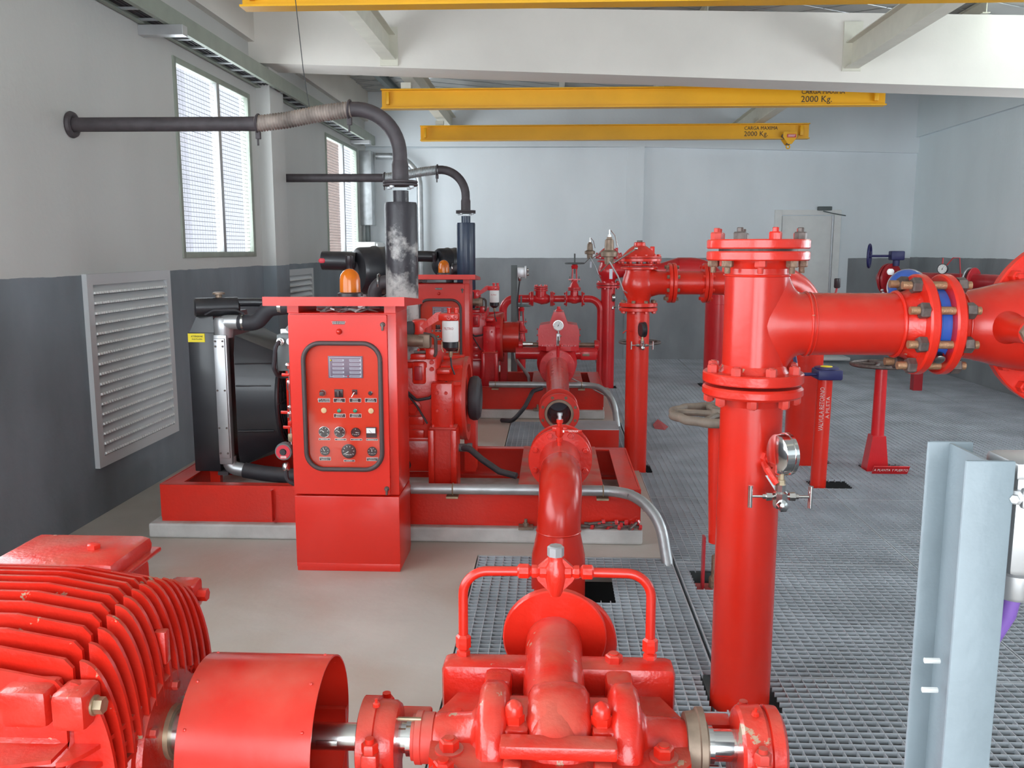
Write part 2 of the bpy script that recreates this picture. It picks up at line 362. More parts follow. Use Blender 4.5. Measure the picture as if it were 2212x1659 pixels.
struct(wall_with_holes('y', YF, -.2, XL-.2, XR+.2, -.9, ZC+.1, [DOOR_FILL]).build('wall_front', 'wall_back', smooth=False))
cl = MB().box((XL-.2, YF-.2, ZC), (XR+.2, YB+.2, ZC+.1)); struct(cl.build('ceiling', 'ceiling', smooth=False))
# diamond wire mesh carrying the ceiling foil
wm = MB()
for k in range(-24, 40):
    for s in (1, -1):
        x0, y0 = XL, -1 + k*.35 ; x1, y1 = XR, y0 + s*(XR-XL)*.6
        wm.tube([(x0, y0, ZC-.012), (x1, y1, ZC-.012)], .004, 4)
o = wm.build('ceiling_wire_mesh', 'galv'); o['kind'] = 'structure'
# wall tie beam along the left wall top, right wall ledge
struct(MB().box((XL, YF, 3.44), (XL+.06, YB, ZC)).build('trim_1', 'white_paint', smooth=False))
struct(MB().box((XR-.05, YF, 3.17), (XR, YB, ZC)).build('trim_2', 'wall_right', smooth=False))
# concrete roof beam, its underside falls slightly to the right
def sloped_beam(name, y0, y1, zl, zr, zt, zt2, m):
    mb = MB(); a = [(XL, y0, zl), (XR, y0, zr), (XR, y0, zt2), (XL, y0, zt), (XL, y1, zl), (XR, y1, zr), (XR, y1, zt2), (XL, y1, zt)]
    mb.add(a, [(0,1,2,3), (7,6,5,4), (0,4,5,1), (1,5,6,2), (2,6,7,3), (3,7,4,0)]); return struct(mb.build(name, m, smooth=False))
sloped_beam('trim_3', 8.12, 8.55, 3.262, 2.94, 3.76, 3.56, 'white_paint')
# pier under the beam beside window 1, and corner pier
struct(MB().box((XL, 8.27, 0), (XL+.13, 8.68, 3.3)).build('trim_4', 'wall_left', smooth=False))
# steel longitudinal beams that carry the monorails
def ibeam(mb, p, q, b, h, t=.008, up=Z_):
    p = V(p); q = V(q); a = (q-p).normalized(); s = a.cross(up).normalized(); L_ = (q-p).length
    poly = [(-b/2,0),(b/2,0),(b/2,t),(t/2,t),(t/2,h-t),(b/2,h-t),(b/2,h),(-b/2,h),(-b/2,h-t),(-t/2,h-t),(-t/2,t),(-b/2,t)]
    n = len(mb.v); k = len(poly); u2 = s.cross(a)
    for d in (0, L_):
        for u, v in poly: mb.v.append(p + s*u + u2*v + a*d)
    mb.f.append(tuple(range(n, n+k))); mb.f.append(tuple(range(n+k, n+2*k))[::-1])
    for i in range(k): j = (i+1) % k; mb.f.append((n+i, n+j, n+k+j, n+k+i))
    return mb
nb = 0
for x in (-1.47, 2.58):
    for y0, y1 in ((YF, 8.115), (8.555, YB-.02)):
        mb = MB(); ibeam(mb, (x, y0, 3.30 if x < 0 else 3.22), (x, y1, 3.27 if x < 0 else 3.16), .12, .22)
        mb.box((x-.08, (8.10 if y1 < 9 else 8.555), 3.14 if x > 0 else 3.22), (x+.08, (8.118 if y1 < 9 else 8.57), 3.55), 0)
        nb += 1; struct(mb.build('trim_%d' % (4+nb), 'cream_steel', smooth=False))
# purlins below the ceiling
for i, x in enumerate((-2.2, .1, 1.4, 3.9)):
    mb = MB(); ibeam(mb, (x, 8.56, 3.72), (x, YB-.02, 3.72), .07, .12); struct(mb.build('trim_%d' % (9+i), 'cream_steel' if i else 'dark_grey', smooth=False))
# ---------------------------------------------------------------- floor, pit, gratings
fl = MB()
CUT = []
GX0, GX1 = -.39, XR
# concrete areas: (x0,x1,y0,y1)
for a in ((XL, -.39, YF, 4.47), (XL, .64, 4.47, 7.0), (XL, -.39, 7.0, 8.15), (XL, .66, 8.15, 11.2), (XL, -.39, 11.2, YB+.05), (-.39, XR, YF, .2)):
    fl.box((a[0], a[2], -.14), (a[1], a[3], 0))
fl.box((XL, YF, -.95), (XR, YB+.1, -.9))
floor = struct(fl.build('floor', 'concrete', smooth=False))
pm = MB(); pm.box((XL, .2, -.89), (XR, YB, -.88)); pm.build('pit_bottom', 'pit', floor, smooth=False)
cuts = [(.0, .30, 3.88, 4.22)]   # suction elbow hole, plus pipe holes
cuts += [(.57, .82, 2.92, 3.18), (.5, .74, 6.28, 6.52), (.52, .76, 10.22, 10.47), (1.74, 2.12, 6.6, 6.95), (1.76, 2.1, 10.4, 10.75), (.70, .92, 4.05, 4.3), (1.78, 2.06, 5.9, 6.12), (2.3, 2.62, 6.38, 6.6), (-.08, .2, 2.0, 2.4), (.42,.6,.95,1.13)]
def gpanel(x0, x1, y0, y1):
    mb = MB()
    cs = [c for c in cuts if c[0] < x1 and c[1] > x0 and c[2] < y1 and c[3] > y0]
    def segs(lo, hi, blocks):
        out = [(lo, hi)]
        for a, b in blocks:
            nx = []
            for s0, s1 in out:
                if b <= s0 or a >= s1: nx.append((s0, s1)); continue
                if a > s0: nx.append((s0, a))
                if b < s1: nx.append((b, s1))
            out = nx
        return out
    ny = max(2, round((y1-y0)/.0375)); nx_ = max(2, round((x1-x0)/.0435))
    for i in range(ny+1):
        y = y0 + (y1-y0)*i/ny; h = .0175 if 0 < i < ny else .04
        t = .0016 if 0 < i < ny else .003
        for s0, s1 in segs(x0, x1, [(c[0], c[1]) for c in cs if c[2] < y < c[3]]): mb.box((s0, y-t, -h), (s1, y+t, 0))
    for i in range(nx_+1):
        x = x0 + (x1-x0)*i/nx_; t = .0016 if 0 < i < nx_ else .003; h = .0175 if 0 < i < nx_ else .04
        for s0, s1 in segs(y0, y1, [(c[2], c[3]) for c in cs if c[0] < x < c[1]]): mb.box((x-t, s0, -h), (x+t, s1, -.0006))
    mb.build('grating_panel', 'grate', floor, smooth=False)
YS = [.2, 1.93, 3.17, 4.41, 5.62, 6.97, 8.2, 9.48, 10.7, 11.9, YB]
g_ = .006
for i in range(len(YS)-1):
    y0, y1 = YS[i]+g_, YS[i+1]-g_
    for x0, x1 in ((.64, 1.86), (1.86, 3.08), (3.08, 4.3), (4.3, XR-.02)): gpanel(x0+g_, x1-g_, y0, y1)
for y0, y1 in ((.2, 1.93), (1.93, 3.17), (3.17, 4.46), (7.01, 8.14), (11.21, YB)): gpanel(-.38, .625, y0+g_, y1-g_)
# support beams below the gratings
sb = MB()
for y in YS[1:-1]: sb.box((.64, y-.03, -.14), (XR, y+.03, -.045))
for x in (.62, 1.86, 3.08, 4.3): sb.box((x-.03, .2, -.16), (x+.03, YB, -.045))
sb.build('grating_support', 'dark_grey', floor, smooth=False)
# plinths (structure)
def plinth(n, y0, y1):
    mb = MB(); mb.box((-2.26, y0, 0), (.50, y1, .085), .012); struct(mb.build('trim_%d' % n, 'plinth', smooth=False))
plinth(13, 4.66, 5.95); plinth(14, 8.28, 9.75)
# ---------------------------------------------------------------- windows
def window(n, W, blind=False):
    y0, y1, z0, z1 = W; r = struct(bpy.data.objects.new('window_%d' % n, None)); COL.objects.link(r); r.location = (XL, y0, z0)
    mb = MB(); t = .045
    for a, b in (((XL-.05, y0, z0), (XL+.012, y0+t, z1)), ((XL-.05, y1-t*1.4, z0), (XL+.012, y1, z1)), ((XL-.05, y0+t, z0), (XL+.012, y1-t*1.4, z0+t)), ((XL-.05, y0+t, z1-t), (XL+.012, y1-t*1.4, z1))): mb.box(a, b, .003)
    mb.build('window_frame', 'green_grey', r)
    ym = y0 + (y1-y0)*.53
    MB().box((XL-.05, ym-.03, z0+t), (XL+.008, ym+.03, z1-t), .003).build('mullion', 'alu', r)
    mb = MB(); 
    for a, b in ((y0+t, ym-.03), (ym+.03, y1-t*1.4)):
        k = int((b-a)/.05)
        for i in range(k+1): y = a+(b-a)*i/k; mb.box((XL-.0225, y-.001, z0+t), (XL-.0215, y+.001, z1-t))
        k = int((z1-z0)/.036)
        for i in range(k): z = z0+t+(z1-z0-2*t)*i/k; mb.box((XL-.0245, a, z-.0017), (XL-.0225, b, z+.0017))
    o = mb.build('wire_mesh', 'dark_grey', r, smooth=False); o['kind'] = 'stuff'
    mb = MB()
    for a, b in ((y0+t, ym-.03), (ym+.03, y1-t)): mb.box((XL-.045, a, z0+.02), (XL-.042, b, z1-.02))
    mb.build('pane', 'glass', r, smooth=False)
    return r
window(1, W1); window(2, W2); window(3, W_FILL)  # the third one is out of view, added for its light
# brown shutter wall seen outside window 2
ow = MB(); ow.box((-5.6, 17.2, -1), (-4.12, 17.4, 3.95)); struct(ow.build('wall_outside', 'brick', smooth=False))
struct(MB().box((-9.2, 21.6, -1), (-8.9, 60, 14)).build('wall_opposite', 'pale_facade', smooth=False))
# louvred vents
def louver(y0, y1, z0, z1, ns, label):
    r = thing('ventilation_louver', label, 'louver', (XL, y0, z0), 'louvred wall vents'); t = .065; X = XL
    mb = MB()
    for a, b in (((X, y0, z0), (X+.03, y0+t, z1)), ((X, y1-t, z0), (X+.03, y1, z1)), ((X, y0+t, z0), (X+.03, y1-t, z0+t)), ((X, y0+t, z1-t), (X+.03, y1-t, z1))): mb.box(a, b)
    mb.build('frame', 'vent_paint', r, smooth=False); MB().box((X+.001, y0+t, z0+t), (X+.004, y1-t, z1-t)).build('back_panel', 'dark_grey', r, smooth=False)
    H = (z1-z0-2*t)/ns; first = None
    for i in range(ns):
        z = z0+t+H*i
        if first is None:
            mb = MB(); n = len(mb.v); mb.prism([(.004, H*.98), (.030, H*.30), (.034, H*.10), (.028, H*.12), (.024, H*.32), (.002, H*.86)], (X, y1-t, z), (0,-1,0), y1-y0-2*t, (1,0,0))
            # white dots below each slat, painting the light that shows through its perforations
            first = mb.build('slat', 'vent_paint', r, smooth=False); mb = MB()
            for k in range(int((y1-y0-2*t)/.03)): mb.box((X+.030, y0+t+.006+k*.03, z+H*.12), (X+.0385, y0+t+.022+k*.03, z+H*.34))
            lip = mb.build('lit_slots', 'white', first, smooth=False); lip['kind'] = 'stuff'
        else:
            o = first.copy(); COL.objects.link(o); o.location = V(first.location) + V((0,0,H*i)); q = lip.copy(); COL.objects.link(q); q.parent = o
    return r
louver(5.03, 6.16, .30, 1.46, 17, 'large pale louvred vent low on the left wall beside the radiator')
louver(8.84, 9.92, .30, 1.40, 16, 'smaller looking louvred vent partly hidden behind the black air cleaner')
# door
dr = struct(bpy.data.objects.new('door_1', None)); COL.objects.link(dr); dr.location = (3.65, YB, 0)
mb = MB(); mb.box((3.19, YB-.0, .0), (3.29, YB+.06, 2.17), .004); mb.box((4.03, YB-.0, .0), (4.13, YB+.06, 2.17), .004); mb.box((3.29, YB-.0, 2.10), (4.03, YB+.06, 2.17)); mb.build('door_frame', 'white', dr, smooth=False)
MB().box((3.30, YB+.015, .03), (4.02, YB+.05, 2.085), .004).build('door_leaf', 'white', dr)
mb = MB(); mb.box((3.78, YB-.05, 2.16), (3.98, YB+.0, 2.215), .008); mb.tube([(3.86, YB-.03, 2.15), (3.98, YB-.05, 2.12), (4.18, YB-.03, 2.085)], .008, 6); mb.build('door_closer', 'dark_grey', dr)
MB().box((4.0, YB-.01, .1), (4.02, YB+.02, 2.09)).build('edge_strip', 'alu', dr)
# crank handle in front of the door (valve lever)
# ---------------------------------------------------------------- cable tray on the left wall
r = thing('cable_tray', 'long grey-green ladder cable tray under the top of the left wall', 'cable tray', (XL, 5, 3.07))
for xx, nm in ((XL+.02, 'inner_rail'), (XL+.2, 'outer_rail')):
    mb = MB(); mb.box((xx-.008, YF+.1, 3.07), (xx+.004, 12.75, 3.19)); mb.box((xx-.008, YF+.1, 3.07), (xx+.03 if nm[0] == 'i' else xx-.03, 12.75, 3.076)); mb.build(nm, 'green_grey', r, smooth=False)
y = 4.0; first = None
while y < 12.7:
    if first is None: first = MB().box((XL+.02, y, 3.078), (XL+.19, y+.03, 3.09)).build('rung', 'galv', r, smooth=False); y_0 = y
    else: o = first.copy(); COL.objects.link(o); o.location = V(first.location)+V((0, y-y_0, 0))
    y += .27
mb = MB()
for k in range(4): mb.tube([(XL+.05+k*.035, YF+.2, 3.10), (XL+.05+k*.03, 5, 3.105), (XL+.06+k*.03, 12.6, 3.1)], .012, 6)
mb.build('cable_bundle', 'rubber', r)
MB().box((XL, 5.95, 3.0), (XL+.30, 6.03, 3.065), .002).build('bracket', 'alu', r, smooth=False)
MB().box((XL, 12.1, 3.02), (XL+.26, 12.2, 3.065), .002).build('bracket', 'alu', r, smooth=False)
# cable duct, conduit, electrical box in the back corner
r = thing('cable_duct', 'galvanised vertical cable duct beside the far window', 'duct', (XL, 12.75, 1.9))
MB().box((XL, 12.6, 1.95), (XL+.17, 12.85, 2.98), .004).build('cover', 'galv', r); MB().box((XL+.05, 12.66, 1.72), (XL+.11, 12.76, 1.95), .01).build('cable_entry', 'dark_grey', r)
r = thing('electrical_cabinet', 'white wall-hung electrical cabinet with warning stickers in the far corner', 'cabinet', (XL+.1, 12.6, .95))
MB().box((XL, 12.35, .92), (XL+.25, 12.97, 1.71), .006).build('body', 'white', r); MB().box((XL+.255, 12.37, .94), (XL+.285, 12.95, 1.69), .005).build('door', 'white', r)
MB().prism([(-.1, 0), (.1, 0), (0, .3)], (XL+.2852, 12.66, 1.32), (1,0,0), .002, (0,1,0)).build('warning_sign', 'yellow_label', r); MB().box((XL+.285, 12.55, 1.12), (XL+.287, 12.77, 1.24)).build('yellow_sticker', 'yellow_label', r)
single(MB().tube(bend([(-2.55, 12.85, 2.93), (-1.93, 12.9, 2.93), (-1.93, 12.9, .9)], .42, 12), .045, 14), 'steel_conduit', 'galv', 'thin galvanised conduit that bends down the far wall', 'conduit', (-2.0, 12.9, .9))
# ---------------------------------------------------------------- yellow monorail beams
def monorail(Y, label, letters=True, trolley=False, x0=-1.72, x1=3.22):
    r = thing('monorail_beam', label, 'crane beam', ((x0+x1)/2, Y, 3.0), 'yellow crane beams')
    mb = MB(); ibeam(mb, (x0, Y+.05, 2.99), (x1, Y+.05, 2.99), .12, .19, .012); mb.build('beam', 'yellow', r, smooth=False)
    MB().box((x1-.12, Y-.01, 3.03), (x1-.08, Y+.03, 3.15), .003).build('end_stop', 'yellow', r)
    MB().box((x0+.05, Y-.01, 3.03), (x0+.08, Y+.03, 3.15), .003).build('end_stop', 'yellow', r)
    for hx in (-1.47, 2.58): MB().box((hx-.05, Y+.0, 3.175), (hx+.05, Y+.10, 3.24)).build('hanger', 'cream_steel', r, smooth=False)
    if letters:
        text('CARGA MAXIMA', .062, (2.62, Y+.04, 3.125), X_, Z_, 'ink', r, squash=.9); text('2000 Kg.', .085, (2.56, Y+.04, 3.055), X_, Z_, 'ink', r, squash=1.)
    if trolley:
        t = thing('hoist_trolley', 'small yellow hoist trolley with a hook eye on the far beam end', 'hoist', (2.97, Y, 2.9))
        MB().prism([(-.085, .07), (.085, .07), (.09, .01), (.022, -.08), (-.022, -.08), (-.09, .01)], (2.97, Y-.03, 3.0), (0,-1,0), .012, (1,0,0)).build('side_plate', 'yellow', t)
        MB().prism([(-.085, .07), (.085, .07), (.09, .01), (.022, -.08), (-.022, -.08), (-.09, .01)], (2.97, Y+.13, 3.0), (0,-1,0), .012, (1,0,0)).build('side_plate', 'yellow', t)
        mb = MB(); mb.cyl((2.97, Y-.03, 2.93), (2.97, Y+.13, 2.93), .015)
        for s in (-.07, .07): mb.cyl((2.97+s, Y-.035, 3.02), (2.97+s, Y+.02, 3.02), .03)
        mb.build('wheel_axle', 'dark_bolt', t); MB().torus((2.97, Y+.05, 2.895), (0,1,0), .022, .008, 16, 8).build('hook_eye', 'yellow', t)
        MB().box((2.93, Y-.049, 3.0), (3.04, Y-.043, 3.04)).build('red_sticker', 'red_ink', t, smooth=False)
        for j in (0,1): MB().box((2.94, Y-.0505, 3.024-.014*j), (3.03-.01*j, Y-.0485, 3.03-.014*j)).build('sticker_line', 'white_ink', t, smooth=False)
monorail(5.28, 'bright yellow crane beam across the top edge of the picture', x0=-1.82)
monorail(9.0, 'middle yellow crane beam whose right end passes behind the concrete beam')
monorail(11.6, 'farthest yellow crane beam, carrying the small hoist trolley', trolley=True)
single(MB().tube([at(636, -20, Y=4.4), at(645, 60, Y=4.4), at(655, 150, Y=4.4), at(668, 230, Y=4.4)], .0022, 5), 'hanging_wire', 'ink', 'thin dark wire hanging in front of the roof beam', 'wire', at(640, 100, Y=4.4))
# fluorescent lamp
r = thing('ceiling_lamp', 'fluorescent ceiling lamp glowing at the top right corner', 'lamp', (4.25, 7.6, 3.75))
MB().box((4.0, 7.2, 3.78), (4.5, 8.3, 3.84), .01).build('housing', 'white', r)
for s in (-.1, .1): MB().cyl((4.25+s, 7.22, 3.755), (4.25+s, 8.28, 3.755), .018).build('tube', 'lamp', r)
ORD = ['first','second','third','fourth','fifth','sixth','seventh','eighth','ninth','tenth','eleventh','twelfth','thirteenth']
# ================================================================ ENGINE SETS (row 2 and row 3)
DR = 3.75      # pitch between the two engine rows
def hosec(mb, pts, r, rib=.0, seg=12): return mb.tube(pts, r, seg)
def bellows(mb, pts, r, n=26, amp=.006, seg=16):
    P = [V(p) for p in pts]; out = []; rs = []
    L_ = [0]
    for i in range(1, len(P)): L_.append(L_[-1] + (P[i]-P[i-1]).length)
    for k in range(n*2+1):
        d = L_[-1]*k/(n*2); i = max(j for j in range(len(P)-1) if L_[j] <= d+1e-9); t = (d-L_[i])/(L_[i+1]-L_[i])
        out.append(P[i].lerp(P[i+1], t)); rs.append(r + (amp if k % 2 else -amp*.3))
    return mb.tube(out, rs, seg)
def make_skid(lab, Y0, Y1):
    r = thing('engine_skid', lab, 'skid frame', (-.85, Y0, .085), 'red channel skids'); x0, x1 = -2.2, .487; z0, z1 = .11, .297
    mb = MB()
    for y, s in ((Y0+.03, 1), (Y1, -1)):
        mb.box((x0, y-.005, z0), (x1, y+.005, z1)); mb.box((x0, min(y, y+.06*s), z1-.01), (x1, max(y, y+.06*s), z1)); mb.box((x0, min(y, y+.06*s), .085), (x1, max(y, y+.06*s), z0))
    mb.build('side_channel', 'red', r, smooth=False)
    for x, s in ((x0, 1), (x1, -1)):
        MB().box((min(x+.006*s, x+.11*s), Y0+.09, z1-.012), (max(x+.006*s, x+.11*s), Y1-.06, z1-.0005)).box((x-.005, Y0+.04, z0), (x+.005, Y1-.01, z1+.001)).build('end_channel', 'red', r, smooth=False)
    for x in (-1.56, -.02):
        MB().box((x-.006, Y0-.012, .10), (x+.006, Y0+.03, z1-.02)).build('stiffener', 'red', r, smooth=False)
    MB().box((.02, Y0+.08, z1-.03), (.06, Y1, z1-.004)).build('cross_member', 'red', r, smooth=False)
    for x in (-.14, .12): 
        mb = MB(); mb.box((x-.04, Y0-.045, .085), (x+.04, Y0+.02, .10)); mb.lathe((x, Y0-.02, .10), Z_, [(0, .016), (.018, .016)], 6); mb.cyl((x, Y0-.02, .1), (x, Y0-.02, .14), .009); mb.build('anchor_bolt', 'bronze', r)
    MB().box((-2.2, Y0+.04, .086), (x1-.01, Y1-.01, .094)).build('drip_floor', 'plinth', r, smooth=False)
    return r
make_skid('red steel channel skid under the nearer engine', 4.68, 5.76)
make_skid('red steel channel skid under the farther engine', 8.30, 9.45)
# pump base plates
single(MB().box((-.185, 4.72, .298), (.285, 5.72, .312), .002), 'base_plate', 'red_dusty', 'dusty red base plate without its pump on the nearer skid', 'plate', (.05, 5.2, .298))
single(MB().box((-.2, 8.34, .298), (.30, 9.4, .312), .002), 'base_plate', 'red_dusty', 'red base plate under the pump on the farther skid', 'plate', (.05, 8.9, .298))
def make_cabinet(lab):
    x0, x1, y0, y1 = -1.282, -.755, 4.2, 4.53
    r = thing('control_cabinet', lab, 'control cabinet', ((x0+x1)/2, 4.36, 0), 'red control cabinets')
    MB().box((x0, y0, .02), (x1, y1, .388), .004).box((x0+.004, y0-.002, 0), (x1-.002, y1-.004, .04), .002).build('base', 'red_cabinet', r)
    MB().box((x0, y0+.012, .394), (x1, y1, 1.30), .004).build('body', 'red_cabinet', r)
    gx0, gx1, gz0, gz1 = -1.208, -.832, .53, 1.155
    # door with a rounded window opening
    def rr(x0_, x1_, z0_, z1_, R, n=8):
        pts = []
        for cx, cz, t0 in ((x1_-R, z1_-R, 0), (x0_+R, z1_-R, PI/2), (x0_+R, z0_+R, PI), (x1_-R, z0_+R, 1.5*PI)):
            for k in range(n+1): t = t0+PI/2*k/n; pts.append((cx+R*math.cos(t), cz+R*math.sin(t)))
        return pts
    out = rr(x0+.006, -.797, .402, 1.292, .006); inn = rr(gx0, gx1, gz0, gz1, .085)
    mb = MB(); n = len(out); yf, yb = y0-.014, y0+.012
    mb.add([(x, yf, z) for x, z in out] + [(x, yf, z) for x, z in inn] + [(x, yb, z) for x, z in out] + [(x, yb, z) for x, z in inn], [])
    for i in range(n):
        j = (i+1) % n; mb.f += [(i, j, n+j, n+i), (2*n+i, 3*n+i, 3*n+j, 2*n+j), (i, 2*n+i, 2*n+j, j), (n+i, n+j, 3*n+j, 3*n+i)]
    door = mb.build('door', 'red_cabinet', r, angle=30)
    MB().prism(rr(gx0-.01, gx1+.01, gz0-.01, gz1+.01, .085), (0, y0+.011, 0), (0,-1,0), .006, (1,0,0)).build('instrument_panel', 'red_panel', r, smooth=False)
    pts = [V((x, yf-.003, z)) for x, z in inn]; pts.append(pts[0]); MB().tube(pts, .0115, 10, cap=False).build('rubber_gasket', 'rubber_brown', door)
    MB().prism(rr(gx0, gx1, gz0, gz1, .085), (0, y0-.006, 0), (0,-1,0), .002, (1,0,0)).build('pane', 'glass', door, smooth=False)
    yp = y0 + .0045
    def P(cx, cy, dy=0): q = at(660+cx/7.54, 800+cy/7.54, Y=4.2); return V((q.x, yp-dy, q.z))
    # annunciator
    a, b = at(708, 769, Y=4.2), at(784, 817, Y=4.2)
    pn = MB().box((a.x, yp-.004, b.z), (b.x, yp, a.z), .001).build('annunciator', 'grey_panel', r)
    mb = MB(); 
    for q0, q1 in (((a.x+.007, b.z+.006), (b.x-.007, b.z+.0085)), ((a.x+.007, a.z-.0085), (b.x-.007, a.z-.006)), ((a.x+.007, b.z+.006), (a.x+.0092, a.z-.006)), ((b.x-.0092, b.z+.006), (b.x-.007, a.z-.006))): mb.box((q0[0], yp-.0052, q0[1]), (q1[0], yp-.003, q1[1]))
    mb.build('white_border', 'light_grey', pn, smooth=False)
    for i in range(5):
        for j in range(2):
            x = a.x+.022+j*.083; z = a.z-.021-i*.0195
            mb = MB().box((x, yp-.0052, z-.005), (x+.056, yp-.003, z+.005)); mb.build('label_strip', 'light_grey', pn, smooth=False)
            MB().box((x+.002, yp-.0058, z-.001), (x+.05, yp-.005, z+.003)).build('strip_print', 'grey_panel', pn, smooth=False)
            c = 'yellow_label' if (i, j) == (0, 0) else 'red_ink'
            if (i, j) in ((0, 0), (4, 1)): MB().sphere((x-.008, yp-.005, z), .0042, 10).build('indicator', c, pn)
    # selector row
    def plate(cx, cy, w, h, lines=2, t=None):
        c = P(cx, cy); o = MB().box((c.x-w/2, yp-.002, c.z-h/2), (c.x+w/2, yp, c.z+h/2)).build('name_plate', 'white_ink', r, smooth=False)
        MB().box((c.x-w/2+.0016, yp-.0028, c.z-h/2+.0016), (c.x+w/2-.0016, yp-.001, c.z+h/2-.0016)).build('plate_face', 'black_label', o, smooth=False)
        for k, s in enumerate(t or []):
            text(s, h*.42 if len(t) > 1 else h*.62, (c.x, yp-.003, c.z + (.21*h if k == 0 and len(t) > 1 else -.21*h if len(t) > 1 else 0)), X_, Z_, 'white_ink', o, squash=.85)
    for cx, t in ((298, ['LAMP. DE TABLERO', 'Y LUZ DE PANEL']), (548, ['LLAVE', 'GENERAL']), (808, ['PARADA', 'MANUAL']), (1062, ['LLAVE DE', 'ARRANQUE'])): plate(cx, 490, .058, .02, t=t)
    for cx, t in ((552, ['ARRANQUE', 'BANCO Nº 1']), (812, ['ARRANQUE', 'BANCO Nº 2'])): plate(cx, 740, .058, .019, t=t)
    for cx, cy, t in ((305, 1124, 'PRESION ACEITE'), (568, 1128, 'TEMPERATURA'), (825, 1130, 'CUENTA HORAS'), (1080, 1132, 'AMPERIMETRO C.C.')): plate(cx, cy, .057, .0095, t=[t])
    plate(316, 1442, .057, .018, t=['VOLTIMETRO C.C.', 'BANCO Nº 1']); plate(710, 1475, .056, .0095, t=['TACOMETRO']); plate(1085, 1450, .057, .018, t=['VOLTIMETRO C.C.', 'BANCO Nº 2'])
    c = P(280, 368); o = MB().lathe(c, (0,-1,0), [(0,.0165),(.008,.0165),(.010,.014)], 20).build('selector_switch', 'chrome', r); MB().box((c.x-.013, c.y-.02, c.z-.012), (c.x+.004, c.y-.009, c.z+.004), .002).build('knob', 'rubber_brown', o)
    c = P(540, 372); o = MB().box((c.x-.021, yp-.006, c.z-.021), (c.x+.021, yp, c.z+.019), .001).build('rotary_switch', 'black_label', r); MB().box((c.x-.005, yp-.018, c.z-.014), (c.x+.005, yp-.005, c.z+.012), .002).build('knob', 'rubber_brown', o)
    c = P(798, 355); o = MB().box((c.x-.012, yp-.004, c.z-.012), (c.x+.012, yp, c.z+.012)).build('key_switch', 'rubber_brown', r); MB().lathe(c, (0,-1,0), [(0,.010),(.014,.009)], 16).build('collar', 'chrome', o); MB().tube([c+V((0,-.012,0)), c+V((-.012,-.02,-.022))], .003, 8).build('key_lever', 'steel', o)
    c = P(1056, 372); o = MB().lathe(c, (0,-1,0), [(0,.011),(.007,.011)], 18).build('push_button', 'chrome', r); MB().lathe(c, (0,-1,0), [(0,.008),(.012,.0085),(.014,.006)], 18).build('cap', 'black_label', o)
    for cx, cy in ((548, 658), (808, 658)):
        c = P(cx, cy); o = MB().lathe(c, (0,-1,0), [(0,.011),(.007,.011)], 18).build('push_button', 'chrome', r); MB().lathe(c, (0,-1,0), [(0,.009),(.012,.0088),(.014,.006)], 18).build('cap', 'green', o)
    for cx, cy in ((296, 654), (1065, 662)): MB().lathe(P(cx, cy), (0,-1,0), [(0,.0135),(.004,.0135),(.005,.012)], 22).build('blanking_disc', 'cream', r)
    def dial(cx, cy, R, ring, ang, ticks=7, t=None):
        c = P(cx, cy); o = MB().lathe(c, (0,-1,0), [(0,R),(.007,R),(.009,R*.9),(.0075,R*.86),(.0075,.001)], 28).build('dial_gauge', 'black_label', r)
        if ring: MB().torus(c+V((0,-.006,0)), (0,1,0), R*.97, .0022, 28, 8).build('bezel', 'steel', o)
        mb = MB()
        for k in range(ticks):
            q = math.radians(210 - 240*k/(ticks-1)); d = V((math.cos(q), 0, math.sin(q))); p = V((-d.z, 0, d.x)); a_ = c+V((0,-.0095,0))
            for u, v_ in ((.62, .8),): mb.add([a_+d*R*u-p*.0012, a_+d*R*u+p*.0012, a_+d*R*v_+p*.0012, a_+d*R*v_-p*.0012], [(0,1,2,3)])
        d = V((math.cos(ang), 0, math.sin(ang))); p = V((-d.z, 0, d.x)); a_ = c+V((0,-.010,0)); mb.add([a_-p*.0018, a_+p*.0018, a_+d*R*.75+p*.0006, a_+d*R*.75-p*.0006], [(0,1,2,3)])
        mb.build('dial_markings', 'white_ink', o, smooth=False)
        if t: text(t, R*.22, c+V((0,-.0098,-R*.45)), X_, Z_, 'white_ink', o)
    dial(305, 1002, .027, True, math.radians(145), 6); dial(558, 1006, .027, True, math.radians(145), 6); dial(818, 1010, .0235, False, 0, 3, 'HOURS'); dial(316, 1312, .0235, False, math.radians(122), 6, 'VOLTS'); dial(703, 1318, .036, False, math.radians(212), 8, 'RPMx100'); dial(1085, 1322, .0235, False, math.radians(92), 6, 'VOLTS')
    c = P(1072, 1010); o = MB().box((c.x-.025, yp-.01, c.z-.026), (c.x+.025, yp, c.z+.026), .001).build('ammeter', 'black_label', r); MB().box((c.x-.023, yp-.0112, c.z-.003), (c.x+.021, yp-.009, c.z+.022)).build('scale_card', 'white', o, smooth=False)
    MB().tube([(c.x-.01, yp-.012, c.z+.012), (c.x+.002, yp-.012, c.z-.001)], .0007, 4).build('needle', 'ink', o)
    # outside of the door: plate, pilot lamp, locks
    q = at(732, 697, Y=4.19); o = MB().box((q.x-.03, yf-.0015, q.z-.008), (q.x+.03, yf+.001, q.z+.008)).build('name_plate', 'black_label', door, smooth=False)
    text('TABLERO DE ARRANQUE', .0062, (q.x, yf-.002, q.z+.0035), X_, Z_, 'white_ink', o); text('BOMBA DE INCENDIO', .0062, (q.x, yf-.002, q.z-.0038), X_, Z_, 'white_ink', o)
    q = at(733, 716, Y=4.19); MB().sphere((q.x, yf-.004, q.z), .0145, 18).build('pilot_lamp', 'red_smooth', door)
